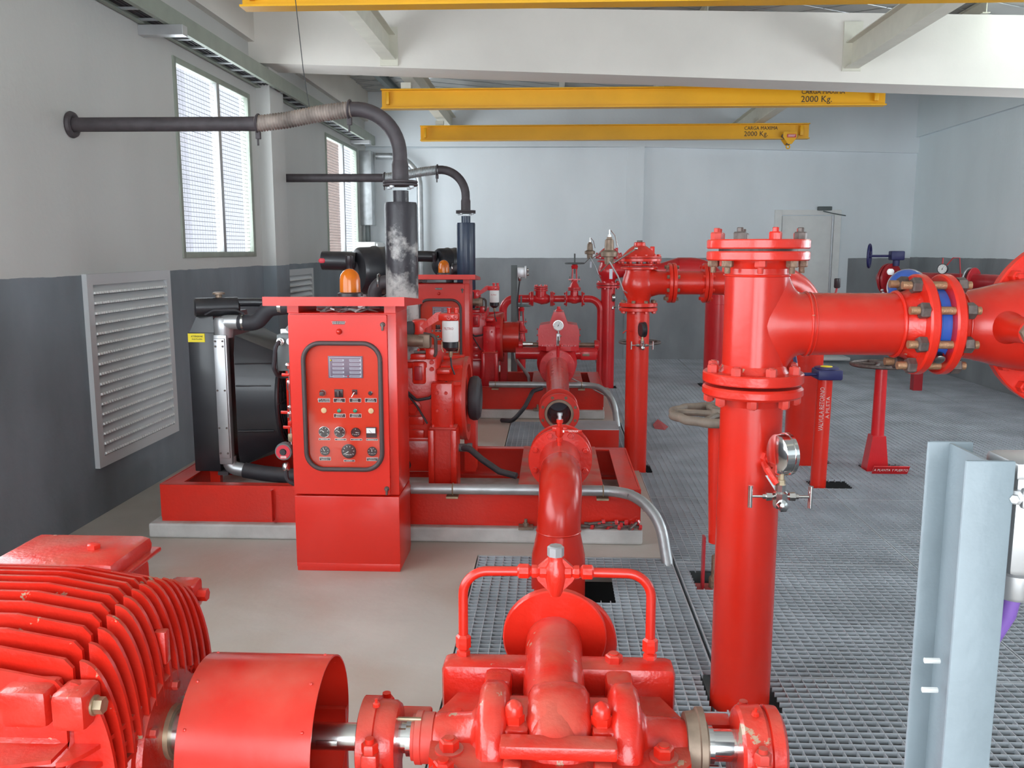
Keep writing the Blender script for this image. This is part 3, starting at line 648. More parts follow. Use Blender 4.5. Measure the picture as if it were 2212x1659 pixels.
    for px, py, dz in ((827, 701, -1), (836, 1055, -1)):
        q = at(px, py, Y=4.19); o = MB().lathe((q.x, yf, q.z), (0,-1,0), [(0,.012),(.008,.012),(.012,.009)], 16).build('lock', 'dark_bolt', door); MB().box((q.x-.004, yf-.02, q.z-.028), (q.x+.006, yf-.008, q.z+.005), .002).build('wing_handle', 'dark_bolt', door)
    # canopy on two feet
    for xx in (x0, x1-.055):
        MB().box((xx+.0, y0+.0, 1.30), (xx+.055, y1, 1.345)).build('canopy_support', 'red_cabinet', r, smooth=False)
    cx0, cx1, cy0, cy1 = -1.355, -.688, 4.06, 4.63
    MB().add([(cx0, cy0, 1.342), (cx1, cy0, 1.342), (cx1, cy1, 1.318), (cx0, cy1, 1.318), (cx0, cy0, 1.384), (cx1, cy0, 1.384), (cx1, cy1, 1.345), (cx0, cy1, 1.345)], [(3,2,1,0), (4,5,6,7), (0,1,5,4), (1,2,6,5), (2,3,7,6), (3,0,4,7)]).build('canopy', 'red_cabinet', r, smooth=False)
    return r
cab = make_cabinet('red control cabinet with instrument window standing before the nearer engine')
bc = thing('beacon_lamp', 'amber beacon on the canopy of the nearer red control cabinet', 'beacon', (-.995, 4.3, 1.376), 'amber beacons')
MB().lathe((-.995, 4.3, 1.376), Z_, [(0,.062),(.014,.062),(.02,.05),(.03,.05)], 28).build('base', 'black', bc)
MB().lathe((-.995, 4.3, 1.392), Z_, [(0,.051),(.01,.051),(.065,.050),(.088,.045),(.105,.033),(.116,.015),(.118,.001)], 28).build('dome', 'orange_glass', bc)
MB().lathe((-.995, 4.3, 1.396), Z_, [(0,.02),(.03,.02),(.05,.012),(.055,.004)], 16).build('reflector', 'brass', bc)
# folded papers under the canopy
for k, (x, y, a_) in enumerate(((-1.12, 4.24, .3), (-1.10, 4.26, -.5), (-1.05, 4.25, .8), (-1.01, 4.25, .1), (-.965, 4.27, -.6), (-.93, 4.25, .4), (-.87, 4.27, .1))):
    M = Mx.Translation((x, y, 1.303)) @ Mx.Rotation(a_, 4, 'Z') @ Mx.Rotation(.25*(-1)**k, 4, 'Y')
    single(MB().add([M @ V(q) for q in ((-.03,-.02,0),(.03,-.02,.004),(.03,.02,0),(-.03,.02,.006),(-.03,-.02,.008),(.02,-.018,.02),(.02,.02,.022),(-.03,.02,.012))], [(0,1,2,3),(4,5,6,7),(0,3,7,4)]), 'folded_paper', 'white', 'folded paper under the cabinet canopy, %s from the left' % ORD[[0,1,2,3,4,5,6][k]], 'paper', (x, y, 1.301), 'papers under the cabinet canopy', smooth=False)
c3 = copy_tree(cab, None, (.0, 3.75, .0)); c3['label'] = 'red control cabinet farther back, half hidden behind the burnt exhaust silencer'
b3 = copy_tree(bc, None, (.0, 3.75, .0)); b3['label'] = 'amber beacon on the farther cabinet, smaller in view'
def make_exhaust(lab, lab2, dY, navy):
    Y = 5.03 + dY; mm = 'navy' if navy else 'muffler'
    r = thing('exhaust_silencer', lab, 'silencer', (-.862, Y, .95), 'exhaust silencers')
    MB().lathe((-.862, Y, .98), Z_, [(0,.085),(.01,.092),(.87,.092),(.885,.088),(.885,.045),(.95,.045)], 32).build('drum', mm, r)
    MB().tube(bend([(-.9, Y+.02, 1.42), (-1.03, Y+.02, 1.42), (-1.03, Y+.05, 1.2)], .08), .04, 14).build('inlet_pipe', 'exhaust', r)
    MB().torus((-1.0, Y+.02, 1.42), X_, .043, .006, 20, 6).build('inlet_clamp', 'steel', r)
    flange(r, (-.862, Y, 1.955), Z_, .098, .014, 'exhaust')
    p = thing('exhaust_pipe', lab2, 'exhaust pipe', (-.862, Y, 1.97), 'exhaust pipes')
    flange(p, (-.862, Y, 1.971), Z_, .098, .014, 'exhaust'); bolts(r, (-.862, Y, 1.955), (0,0,-1), .078, 4, .014, .014, 'galv', off=.5)
    e1 = (-1.13, Y, 2.375)
    MB().tube(bend([(-.862, Y, 1.985), (-.862, Y, 2.39), (-1.13, Y, 2.375)], .27, 12), .041, 20).build('elbow', 'exhaust', p)
    MB().lathe((-.862, Y, 1.985), Z_, [(0,.047),(.09,.047),(.11,.041)], 20).build('socket', 'exhaust', p)
    mb = MB(); bellows(mb, [(-1.13, Y, 2.375), (-1.3, Y, 2.355), (-1.5, Y, 2.318), (-1.67, Y, 2.300)], .042, 34, .005); mb.build('flexible_bellows', 'galv' if navy else 'bellows', p)
    MB().tube([(-1.67, Y, 2.300), (-2.74, Y, 2.302)], .040, 20).build('wall_pipe', 'exhaust', p)
    for x, z in ((-1.14, 2.375), (-1.66, 2.302)):
        mb = MB(); mb.torus((x, Y, z), (1,0,-.08), .048, .007, 24, 6); mb.box((x-.015, Y-.012, z-.085), (x+.012, Y+.012, z-.045), .003); mb.cyl((x-.004, Y, z-.12), (x-.004, Y, z-.08), .006, seg=8); mb.build('clamp', 'exhaust', p)
    MB().torus((-2.73, Y, 2.302), X_, .055, .02, 24, 8).build('wall_collar', 'exhaust', p)
    if not navy: return r
make_exhaust('tall black silencer drum with burnt bare patches behind the nearer cabinet', 'brown exhaust pipe running from the nearer silencer across to the left wall', 0, False)
make_exhaust('clean navy silencer drum behind the farther cabinet', 'slimmer looking exhaust pipe from the navy silencer to the left wall', DR, True)
def make_aircleaner(lab, dY, red=True):
    c = V((-1.17, 5.33+dY, 1.475)); a = V((.80, .60, 0)).normalized()
    r = thing('air_cleaner', lab, 'air filter', c - V((0,0,.16)), 'black air cleaners')
    MB().lathe(c-a*.02, a, [(-.02,.05),(0,.128),(.02,.142),(.1,.144),(.11,.15),(.125,.15),(.135,.144),(.19,.144),(.2,.15),(.215,.15),(.225,.144),(.27,.14),(.29,.11)], 36).build('canister', 'black', r)
    MB().lathe(c-a*.05, a, [(0,.035),(.01,.06),(.03,.075)], 24).build('end_boss', 'rubber', r)
    MB().tube([c+V((-.02,-.02,.055)), c+V((-.12,-.03,.06)), c+V((-.22,-.03,.062))], .056, 20).build('inlet_snorkel', 'black', r)
    MB().lathe(c+V((-.03,-.14,.0)), Z_, [(0,.018),(.04,.018),(.05,.024),(.09,.024),(.095,.016)], 14).build('vacuum_indicator', 'black_label', r)
    if red: MB().sphere(c+V((-.21,-.085,.062)), .016, 12, (1.3,.3,1)).build('paint_spot', 'red_ink', r)
    return r
make_aircleaner('black air cleaner canister with a red paint spot behind the nearer beacon', 0)
make_aircleaner('black air cleaner canister behind the farther cabinet, partly hidden by the burnt silencer', DR, False)
def make_radiator(lab, dY):
    y0, y1 = 4.93+dY, 5.55+dY; r = thing('radiator', lab, 'radiator', (-1.95, y0, .3), 'engine radiators')
    MB().box((-2.1, y0+.03, .31), (-1.945, y1, 1.13), .006).build('core_housing', 'black', r)
    MB().add([(-2.09,y0+.03,1.13),(-1.945,y0+.03,1.13),(-1.945,y1,1.13),(-2.09,y1,1.13),(-2.05,y0+.05,1.225),(-1.955,y0+.05,1.225),(-1.955,y1,1.225),(-2.05,y1,1.225)], [(3,2,1,0),(4,5,6,7),(0,1,5,4),(1,2,6,5),(2,3,7,6),(3,0,4,7)]).build('upper_housing', 'black', r, smooth=False)
    s = MB().box((-2.098, y0+.026, 1.075), (-2.0, y0+.031, 1.125)).build('warning_sticker', 'yellow_label', r, smooth=False)
    text('ATTENZIONE', .014, (-2.045, y0+.025, 1.108), X_, Z_, 'ink', s, squash=.8); text('Acqua Riscaldata', .009, (-2.045, y0+.025, 1.093), X_, Z_, 'ink', s)
    tk = MB().box((-1.94, y0, .36), (-1.865, y0+.05, 1.12), .006).build('cooler_tank', 'alu', r)
    mb = MB().box((-1.935, y0-.012, .40), (-1.872, y0+.004, 1.10), .003); mb.build('cover_strip', 'alu', tk)
    for z in (1.085, 1.055, .80, .58, .43):
        for x in (-1.925, -1.882): MB().lathe((x, y0-.012, z), (0,-1,0), [(0,.006),(.005,.006)], 6).build('screw', 'dark_bolt', tk)
    MB().lathe((-1.90, y0+.06, 1.10), Z_, [(0,.05),(.05,.055),(.10,.055),(.115,.045)], 16).build('upper_elbow', 'alu', r); MB().tube(bend([(-1.90,y0+.05,1.16),(-1.90,y0+.05,1.19),(-1.78,y0+.05,1.19)], .03), .042, 16).build('hose_neck', 'alu', r)
    MB().tube(bend([(-1.90,y0+.05,.40),(-1.90,y0+.05,.33),(-1.78,y0+.05,.31)], .05), .04, 16).build('lower_neck', 'alu', r)
    MB().tube(bend([(-1.80,y0+.05,1.19),(-1.70,y0+.04,1.185),(-1.62,y0+.03,1.27),(-1.5,y0+.03,1.285)], .08, 8), .046, 18).build('upper_hose', 'rubber', r)
    MB().lathe((-1.56,y0+.03,1.283), X_, [(0,.049),(.02,.049)], 20).build('hose_clamp', 'steel', r); MB().lathe((-1.78,y0+.045,1.19), X_, [(0,.048),(.012,.048)], 20).build('hose_clamp', 'steel', r)
    MB().tube([(-1.81,y0+.05,.315),(-1.7,y0+.04,.30),(-1.55,y0+.04,.285),(-1.3,y0+.04,.28)], .046, 18).build('lower_hose', 'rubber', r)
    MB().tube([(-1.52,y0+.03,1.285),(-1.25,y0+.05,1.28)], .042, 16).build('charge_pipe', 'exhaust', r)
    # header tank with cap
    MB().lathe((-2.05, y0+.02, 1.275), (.9,.42,0), [(0,.045),(.008,.055),(.24,.055),(.25,.045)], 26).build('header_tank', 'black', r)
    MB().lathe((-1.93, y0+.09, 1.325), Z_, [(0,.018),(.02,.018),(.022,.034),(.032,.034),(.036,.02)], 20).build('filler_cap', 'bronze', r)
    MB().tube([(-1.86, y0+.1, 1.30), (-1.72, y0+.12, 1.30), (-1.4, y0+.1, 1.29)], .024, 12).build('vent_hose', 'black', r)
    MB().tube(bend([(-1.98,y0+.0,1.235),(-1.93,y0+.0,1.26),(-1.80,y0+.0,1.262),(-1.76,y0+.02,1.24)], .02), .006, 8).build('bracket_rod', 'rubber', r)
    # fan shroud: square at the radiator, round at the fan
    mb = MB(); n = 32; A = []; B = []
    cy, cz = (y0+y1)/2+.02, .72
    for k in range(n):
        t = 2*PI*k/n; c_, s_ = math.cos(t), math.sin(t); q = max(abs(c_)/(.29), abs(s_)/(.39))
        A.append((-1.84, cy + c_/q, cz + s_/q)); B.append((-1.60, cy + .30*c_, cz + .33*s_))
    mb.add(A+B, [(i, (i+1) % n, n+(i+1) % n, n+i) for i in range(n)]); mb.build('fan_shroud', 'black', r)
    for z in (.95, .82, .55): MB().tube([(-1.835, cy-.293, z), (-1.63, cy-.27*math.sqrt(max(0,1-((z-cz)/.45)**2))-.02, z+.0)], .005, 6).build('shroud_rib', 'black', r)
    mb = MB()
    for k in range(9): mb.torus((-1.585, cy, cz), X_, .09+.03*k, .003, 36, 5)
    for k in range(6): t = PI*k/3; mb.tube([(-1.58, cy, cz), (-1.58, cy+.33*math.cos(t), cz+.33*math.sin(t))], .004, 5)
    o = mb.build('fan_guard', 'rubber', r); MB().cyl((-1.6, cy, cz), (-1.55, cy, cz), .335, seg=40).build('fan_ring', 'rubber', r) if False else None
    f = MB()
    for k in range(6):
        t = 2*PI*k/6; d = V((0, math.cos(t), math.sin(t))); p = V((0, -d.z, d.y)); c = V((-1.62, cy, cz)); f.add([c+d*.05-p*.03+X_*.02, c+d*.05+p*.03-X_*.02, c+d*.29+p*.06-X_*.02, c+d*.29-p*.06+X_*.02], [(0,1,2,3)])
    f.cyl((-1.66,cy,cz),(-1.59,cy,cz),.06); f.build('fan', 'rubber', r)
    MB().torus((-1.59, cy, cz), X_, .325, .012, 40, 8).build('shroud_ring', 'black', r)
    MB().box((-2.04, y0+.1, .20), (-1.98, y0+.14, .32)).build('foot', 'red', r, smooth=False); MB().box((-1.96, y0+.02, .29), (-1.90, y0+.5, .31)).build('foot', 'exhaust', r, smooth=False)
    return r
make_radiator('black radiator with yellow sticker and silver side tank by the left wall', 0)
make_radiator('radiator of the farther engine, hidden behind the nearer cabinet', DR)
def make_engine(lab, dY, guard):
    r = thing('diesel_engine', lab, 'engine', (-1.0, 5.2+dY, .3), 'red diesel engines'); T = Mx.Translation((0, dY, 0))
    def B(a, b, bev=0.): return MB().box(a, b, bev, T)
    E = lambda x, y, z: V((x, y+dY, z))
    red = 'red' if not guard else 'crimson'
    B((-1.55, 4.98, .50), (-.66, 5.42, 1.02), .02).build('engine_block', red, r); B((-1.5, 5.02, .30), (-.66, 5.38, .52), .03).build('oil_pan', red, r)
    B((-1.52, 5.05, 1.02), (-.74, 5.36, 1.16), .02).build('cylinder_head', red, r)
    mb = MB()
    for z in (.93, .98): mb.box((-.84, 4.955, z), (-.72, 4.99, z+.035), .008, T)
    mb.box((-.80, 4.94, .84), (-.725, 4.985, .97), .012, T); mb.build('side_cover', red, r)
    B((-.785, 4.93, .865), (-.74, 4.945, .945), .004).build('cover_recess', 'crimson_dark', r)
    for z in (.52, .60):
        B((-.83, 4.96, z), (-.74, 4.985, z+.05), .005).build('core_plug_plate', red, r)
    for z in (.965, .925, .75, .62, .55): MB().lathe(E(-.69, 4.97, z), (0,-1,0), [(0,.013),(.015,.012)], 10).build('boss', red, r)
    MB().tube(bend([E(-.855, 4.90, .95), E(-.84, 4.885, .955), E(-.83, 4.885, .72), E(-.865, 4.90, .52)], .02), .012, 10).build('oil_pipe', red, r)
    MB().tube(bend([E(-1.0, 4.93, 1.10), E(-.88, 4.92, 1.10), E(-.73, 4.93, 1.09)], .04), .035, 14).build('turbo_pipe', 'bronze', r)
    B((-.76, 4.91, 1.05), (-.69, 4.99, 1.13), .01).build('thermostat_housing', 'bronze', r); B((-.95, 4.93, 1.12), (-.78, 5.1, 1.2), .02).build('manifold', 'exhaust', r)
    MB().tube([E(-1.0,5.1,1.2), E(-.87,5.03,1.18), E(-.862,5.03,.97)], .03, 12).build('exhaust_manifold', 'exhaust', r)
    B((-.80, 4.95, 1.10), (-.72, 5.05, 1.21), .015).build('rocker_cover', red, r)
    for k in range(5):
        MB().lathe(E(-.90+.045*k, 4.975, 1.035), (0,-1,0), [(0,.009),(.010,.008)], 6).build('bolt', red, r); MB().lathe(E(-.90+.045*k, 5.0, .515), (0,-1,0), [(0,.008),(.010,.007)], 6).build('bolt', red, r)
    B((-1.4, 4.955, .505), (-.665, 5.0, .525), .003).build('pan_rail', red, r); B((-1.4, 4.97, 1.015), (-.665, 5.0, 1.03), .003).build('gasket_line', 'dark_bolt', r)
    MB().lathe(E(-.80, 4.99, .70), (0,-1,0), [(0,.045),(.03,.045),(.035,.03),(.06,.028)], 20).build('oil_cooler_port', red, r)
    MB().tube(bend([E(-.70, 4.96, 1.0), E(-.66, 4.93, 1.0), E(-.66, 4.93, 1.12), E(-.73, 4.95, 1.13)], .03), .010, 8).build('fuel_pipe', 'dark_bolt', r)
    MB().tube(bend([E(-1.0, 4.95, .45), E(-.85, 4.90, .42), E(-.80, 4.92, .36), E(-.95, 4.95, .3)], .04), .012, 8).build('oil_drain_hose', 'rubber', r)
    B((-.72, 4.93, .985), (-.665, 4.99, 1.05), .008).build('lifting_bracket', red, r)
    for an in (.5, 1.0, 1.6, 2.2, 2.7):
        q = E(-.60, 5.2-.24*math.cos(an), .72+.24*math.sin(an)); MB().cyl(q-X_*.05, q+X_*.075, .016, .022, seg=8).build('bell_rib', red, r)
    # fuel filter on its bracket
    fx, fy = -.575, 4.92
    MB().add([E(-.73, fy+.02, 1.155), E(-.63, fy+.02, 1.215), E(-.63, fy+.02, 1.255), E(-.66, fy+.02, 1.25), E(-.75, fy+.02, 1.175), E(-.73, fy+.04, 1.155), E(-.63, fy+.04, 1.215), E(-.63, fy+.04, 1.255), E(-.66, fy+.04, 1.25), E(-.75, fy+.04, 1.175)], [(0,1,2,3,4), (9,8,7,6,5)] + [(i, (i+1) % 5, 5+(i+1) % 5, 5+i) for i in range(5)]).build('filter_bracket', red, r, smooth=False)
    hd = B((fx-.065, fy-.03, 1.208), (fx+.05, fy+.04, 1.25), .008); 
    for k in range(2): hd.lathe(E(fx-.005+.038*k, fy, 1.25), Z_, [(0,.012),(.02,.012),(.022,.015),(.03,.015)], 10)
    h_ = hd.build('filter_head', red, r)
    for k in range(2): MB().torus(E(fx-.005+.038*k, fy-.033, 1.226), Y_, .010, .004, 14, 6).build('port', red, h_)
    fb = MB().lathe(E(fx, fy, 1.09), Z_, [(0,.044),(.008,.047),(.11,.047),(.118,.044)], 28).build('fuel_filter', 'white', r)
    text('FILTRO', .02, E(fx, fy, 1.165), X_, Z_, 'red_ink', fb, width=.056, fn=lambda q: V((.0475*math.sin(q.x/.047-.12), -.0475*math.cos(q.x/.047-.12), q.y)))
    MB().lathe(E(fx, fy, 1.035), Z_, [(0,.018),(.01,.03),(.022,.045),(.055,.046)], 24).build('filter_bowl', 'black', fb)
    MB().lathe(E(fx, fy, 1.0), Z_, [(0,.008),(.02,.012),(.035,.012)], 10).build('drain_tap', 'brass', fb)
    MB().tube([E(fx, fy, 1.0), E(fx+.004, fy, .95), E(fx+.02, fy+.01, .90)], .005, 6).build('drain_hose', 'rubber', fb)
    for s in (-1, 1): MB().tube([E(fx+s*.048, fy-.01, 1.09), E(fx+s*.048, fy-.01, 1.05), E(fx+s*.04, fy-.01, 1.03)], .003, 5).build('bowl_clip', 'brass', fb)
    # bell housing and support post
    c = E(-.60, 5.2, .72)
    MB().lathe(c-X_*.09, X_, [(0,.20),(.05,.235),(.13,.245),(.15,.25),(.17,.25)], 40).build('bell_housing', red, r)
    MB().lathe_open(c+X_*.08, X_, [(0,.252),(.02,.252),(.02,.205),(0,.205)], 40).build('housing_rim', 'red_dusty', r)
    B((-.66, 4.95, .90), (-.585, 5.1, .925), .004).build('inspection_cover', red, r)
    bl = B((-.685, 4.885, .60), (-.565, 5.02, .855), .004).build('mounting_bracket', red, r)
    for x in (-.65, -.60):
        for z in (.70, .80): MB().lathe(E(x, 4.885, z), (0,-1,0), [(0,.011),(.01,.009)], 6).build('bolt', red, bl)
    B((-.695, 4.865, .592), (-.545, 5.04, .604), .002).build('bracket_pad', 'red_dusty', r)
    for x in (-.675, -.575): MB().lathe(E(x, 4.89, .603), Z_, [(0,.012),(.014,.011)], 6).build('bolt', red, r)
    mb = MB(); mb.box((-.70, 4.895, .24), (-.54, 5.05, .592), 0, T); mb.build('support_post', red, r, smooth=False)
    B((-.70, 4.845, .24), (-.668, 4.862, .592), .002).build('post_flange', red, r); B((-.572, 4.845, .24), (-.54, 4.862, .592), .002).build('post_flange', red, r)
    B((-.54, 5.3, .24), (-.47, 5.45, .66)).build('support_post', red, r, smooth=False)
    MB().tube(bend([E(-.83,4.93,.80), E(-.77,4.9,.755), E(-.69,4.9,.77), E(-.64,4.93,.84), E(-.60,4.95,.85)], .03), .009, 8).build('wire_loom', 'rubber', r)
    MB().tube([E(-.83,4.93,.79), E(-.77,4.91,.72), E(-.71,4.90,.62)], .006, 8).build('wire_loom', 'rubber', r)
    if not guard:
        MB().lathe(E(-.50, 5.2, .72), X_, [(0,.06),(.0,.105),(.008,.125),(.03,.135),(.055,.132),(.07,.115),(.075,.09),(.06,.07),(.06,.001)], 36).build('rubber_coupling', 'rubber', r)
        MB().tube([E(-.54, 5.0, .46), E(-.48, 4.98, .46), E(-.40, 4.95, .40), E(-.30, 4.92, .34), E(-.2, 4.88, .325)], .019, 12).build('flexible_conduit', 'rubber', r)
        MB().lathe(E(-.545, 5.0, .46), X_, [(0,.024),(.05,.024),(.055,.028),(.08,.028)], 12).build('conduit_gland', 'dark_grey', r)
    return r
make_engine('red diesel engine with black rubber coupling behind the nearer cabinet', 0, False)
make_engine('red diesel engine farther back, coupled to the far pump by a red guard', DR, True)
# coupling guard of the far set
r = thing('coupling_guard', 'short red sheet-metal guard between far engine and far pump', 'guard', (-.43, 8.95, .5), 'coupling guards')
MB().lathe_open((-.53, 8.95, .72), X_, [(0,.155),(.0,.158),(.19,.158),(.19,.152),(0,.152)], 36).build('shell', 'red_smooth', r); MB().cyl((-.37, 8.95, .72), (-.34, 8.95, .72), .06, seg=18).build('coupling_hub', 'dark_bolt', r)
# tubes, valves and pump between radiator and cabinet (fuel / water trim beside the cabinet)
r = thing('trim_pipework', 'slim chrome trim pipe with red levers and a round pressure switch left of the cabinet', 'pipework', (-1.31, 4.25, .6))
P2 = lambda px, py: at(px, py, Y=4.28)
pa, pb = P2(624, 790), P2(630, 960); MB().cyl(pa, pb, .006, seg=10).build('pipe', 'chrome', r)
for (px, py, rr_, h, m_) in ((622, 790, .013, .03, 'chrome'), (624, 832, .010, .05, 'chrome'), (626, 880, .012, .02, 'steel'), (626, 895, .015, .03, 'chrome'), (627, 915, .012, .03, 'red_smooth'), (628, 945, .014, .04, 'brass')):
    q = P2(px, py); MB().lathe(q-Z_*h/2, Z_, [(0,rr_*.8),(h*.2,rr_),(h*.8,rr_),(h,rr_*.8)], 8).build('fitting', m_, r)
for px, py, m_ in ((618, 809, 'red_smooth'), (616, 890, 'red_smooth'), (621, 922, 'red_smooth')):
    q = P2(px, py); MB().box(q+V((-.02,-.012,-.008)), q+V((.018,-.005,.008)), .003).build('lever', m_, r)
q = P2(615, 974); g_o = MB().lathe(q+V((0,.02,0)), (0,-1,0), [(0,.044),(.03,.046),(.045,.042)], 28).build('pressure_switch', 'dark_grey', r)
MB().lathe_open(q+V((0,-.026,0)), (0,-1,0), [(0,.036),(.002,.036),(.002,.018),(0,.018)], 28).build('red_ring', 'red_ink', g_o); MB().lathe(q+V((0,-.025,0)), (0,-1,0), [(0,.016),(.008,.014)], 20).build('knob', 'rubber', g_o)
for k in range(5): MB().box(q+V((-.012+.006*k,-.0295,-.032)), q+V((-.009+.006*k,-.0275,-.02))).build('dial_mark', 'white_ink', g_o, smooth=False)
q = P2(618, 1008); MB().lathe(q-Z_*.02, Z_, [(0,.012),(.008,.02),(.03,.02),(.04,.012)], 8).build('gland', 'steel', r)
MB().tube(bend([q-Z_*.02, q+V((0,0,-.07)), q+V((.06,.02,-.11))], .04), .011, 8).build('cable', 'rubber', r)
r = thing('junction_box', 'grey and white junction box with cable gland left of the cabinet top', 'box', (-1.36, 4.5, 1.05)); 
MB().box((-1.42, 4.45, .98), (-1.28, 4.55, 1.17), .006).build('body', 'dark_grey', r); MB().box((-1.43, 4.55, .97), (-1.27, 4.57, 1.19), .004).build('back_plate', 'white', r)
MB().lathe((-1.395, 4.45, 1.135), (0,-1,0), [(0,.02),(.02,.02),(.022,.013),(.035,.013)], 16).build('cable_gland', 'steel', r); MB().lathe((-1.35, 4.45, 1.135), (0,-1,0), [(0,.017),(.01,.017)], 16).build('plug', 'alu', r)
MB().tube(bend([(-1.395,4.42,1.135),(-1.41,4.40,1.12),(-1.43,4.42,1.0),(-1.43,4.5,.93),(-1.33,4.5,.97)], .04), .011, 8).build('cable', 'rubber', r); MB().tube([(-1.37,4.5,1.19),(-1.33,4.48,1.23),(-1.29,4.48,1.235)], .018, 8).build('spout', 'alu', r)
# galvanised conduits along the skid fronts, curving down through the floor
def conduit(lab, Y, xa, xb, z, endx, m='galv'):
    r = thing('galvanised_conduit', lab, 'conduit', (xb, Y, z), 'galvanised conduits along the skids')
    MB().tube(bend([(xa, Y, z), (xb, Y-.0, z), (endx, Y-.12, z-.03), (endx+.05, Y-.28, -.05)], .30, 12), .0295, 18).build('pipe', m, r)
    for x in (-.54, .28):
        if x > xa: MB().torus((x, Y, z), X_, .031, .004, 20, 6).box((x-.035, Y-.03, z-.047), (x+.03, Y+.03, z-.036)).build('clamp', 'brass', r)
    return r
conduit('galvanised conduit along the nearer skid, bending down at its right end', 4.66, -.77, .36, .305, .56)
conduit('galvanised conduit along the farther skid, bending down beside the middle riser', 8.26, -.6, .36, .335, .56)
single(MB().tube(bend([(.505,4.75,.17),(.60,4.75,.17),(.60,4.7,.0)], .04), .006, 8), 'copper_tube', 'galv', 'thin bare tube bent down behind the conduit bend of the nearer skid', 'tube', (.55, 4.72, 0))
single(MB().tube([(.10,8.4,.42),(.3,8.35,.33),(.52,8.3,.22),(.6,8.2,.02)], .006, 8), 'drain_tube', 'galv', 'thin drain tube sloping down from the far pump to the floor', 'tube', (.4, 8.3, .1))
single(MB().tube(bend([(-.47, 8.1, .02), (-.36,7.9,.05), (-.25,7.9,.18), (-.18,8.1,.30), (-.1,8.2,.31)], .1), .02, 10), 'black_cable', 'rubber', 'thick black cable drooping over the farther conduit', 'cable', (-.3, 8, .1))
for k, pts in enumerate(([(-.42,4.95,.11),(-.33,4.88,.14),(-.22,4.86,.15),(-.18,4.9,.14)], [(-.44,5.02,.11),(-.36,4.98,.15),(-.25,4.95,.17),(-.19,4.97,.16)], [(-.5,5.0,.11),(-.4,4.9,.12),(-.2,4.93,.12)])):
    single(MB().tube(bend(pts, .08), .016, 10), 'coiled_cable', 'rubber', ['foremost dusty cable coiled in the nearer skid', 'dusty cable behind the foremost one in the nearer skid', 'longest dusty cable lying flat in the nearer skid'][k], 'cable', pts[1], 'cables lying in the skid')
# loose bolts heaped on the plinth corner
random.seed(3)
BX = [(1275,1122,.3),(1292,1112,-.4),(1300,1130,.1),(1318,1118,.5),(1335,1105,-.2),(1338,1128,.2),(1350,1138,-.5),(1362,1120,.0),(1375,1132,1.2),(1380,1110,.2),(1310,1108,.9),(1365,1142,1.4),(1328,1140,-.1)]
for k, (px, py, an) in enumerate(sorted(BX)):
    q = at(px, py, Y=4.67); q.z = .10 + .012*(k % 3); d = V((math.cos(an), math.sin(an)*.6, .12*((k % 3)-1))).normalized(); L_ = .075
    o = thing('loose_bolt', 'loose bolt, %s from the left in the heap on the plinth' % ORD[k], 'bolt', q, 'loose bolts heaped on the plinth')
    MB().cyl(q-d*L_, q, .0085, seg=10).build('shank', 'dark_bolt', o); MB().lathe(q, d, [(0,.0155),(.016,.0155),(.018,.013)], 6).build('head', 'crimson', o)
# ================================================================ SUCTION ELBOW AND OPEN PIPES (row 2)
XC = .045
r = thing('suction_elbow', 'big red elbow pipe rising from the grating and flanged toward the base plate', 'pipe', (.035, 4.06, 0))
MB().lathe((XC-.01, 4.06, -.5), Z_, [(0,.13),(.61,.13),(.66,.127),(.76,.106),(.78,.104)], 32).build('reducer', 'red_smooth', r)
MB().torus((XC-.01, 4.06, .275), Z_, .105, .0035, 40, 6).build('weld_seam', 'red_cast', r); MB().torus((XC-.01, 4.06, .07), Z_, .130, .003, 40, 6).build('weld_seam', 'red_cast', r)
MB().tube(bend([(XC-.01, 4.06, .27), (XC, 4.06, .485), (XC, 4.62, .485)], .28, 14), .105, 32).build('elbow', 'red_smooth', r)
MB().lathe((XC, 4.36, .485), Y_, [(0,.106),(.2,.107),(.24,.112),(.27,.112)], 32).build('neck', 'red', r)
flange(r, (XC, 4.61, .485), Y_, .171, .028, 'red', bore=.10); bolts(r, (XC, 4.61, .485), (0,-1,0), .145, 8, .017, .016, 'red', off=PI/8, stud=.006)
r = thing('loose_flange', 'second red flange behind the elbow flange, with empty bolt holes', 'flange', (XC, 4.70, .32))
f = flange(r, (XC+.005, 4.70, .49), Y_, .171, .026, 'red', bore=.10, name='flange_ring'); MB().lathe_open((XC+.005, 4.726, .49), Y_, [(0,.11),(.10,.11),(.10,.10),(0,.10)], 32).build('hub', 'red_dusty', r)
for k in range(8):
    t = PI/8 + k*PI/4; MB().lathe((XC+.005+.145*math.cos(t), 4.6985, .49+.145*math.sin(t)), (0,-1,0), [(0,.013),(.001,.013)], 12).build('bolt_hole', 'rust_bolt', r)
r = thing('ball_valve', 'small red ball valve with a red lettered lever on the elbow flange', 'valve', (.04, 4.5, .6))
MB().lathe((.04, 4.5, .59), Z_, [(0,.012),(.02,.012),(.022,.017),(.04,.017),(.045,.012),(.06,.022),(.10,.022),(.105,.014),(.12,.014),(.122,.018),(.14,.018)], 8).build('body', 'red', r)
MB().lathe((.04, 4.5, .73), Z_, [(0,.010),(.02,.010),(.02,.014),(.034,.014)], 6).build('plug', 'alu', r); MB().box((-.0, 4.49, .665), (.08, 4.51, .69), .006).build('side_ports', 'red', r)
lv = MB().box((.05, 4.468, .665), (.155, 4.472, .680), .001).build('lever', 'red_smooth', r); text('VALVULA', .012, (.11, 4.4675, .6725), X_, Z_, 'white_ink', lv); MB().box((.056,4.467,.667),(.064,4.4685,.678)).build('lever_mark','white_ink',lv,smooth=False)
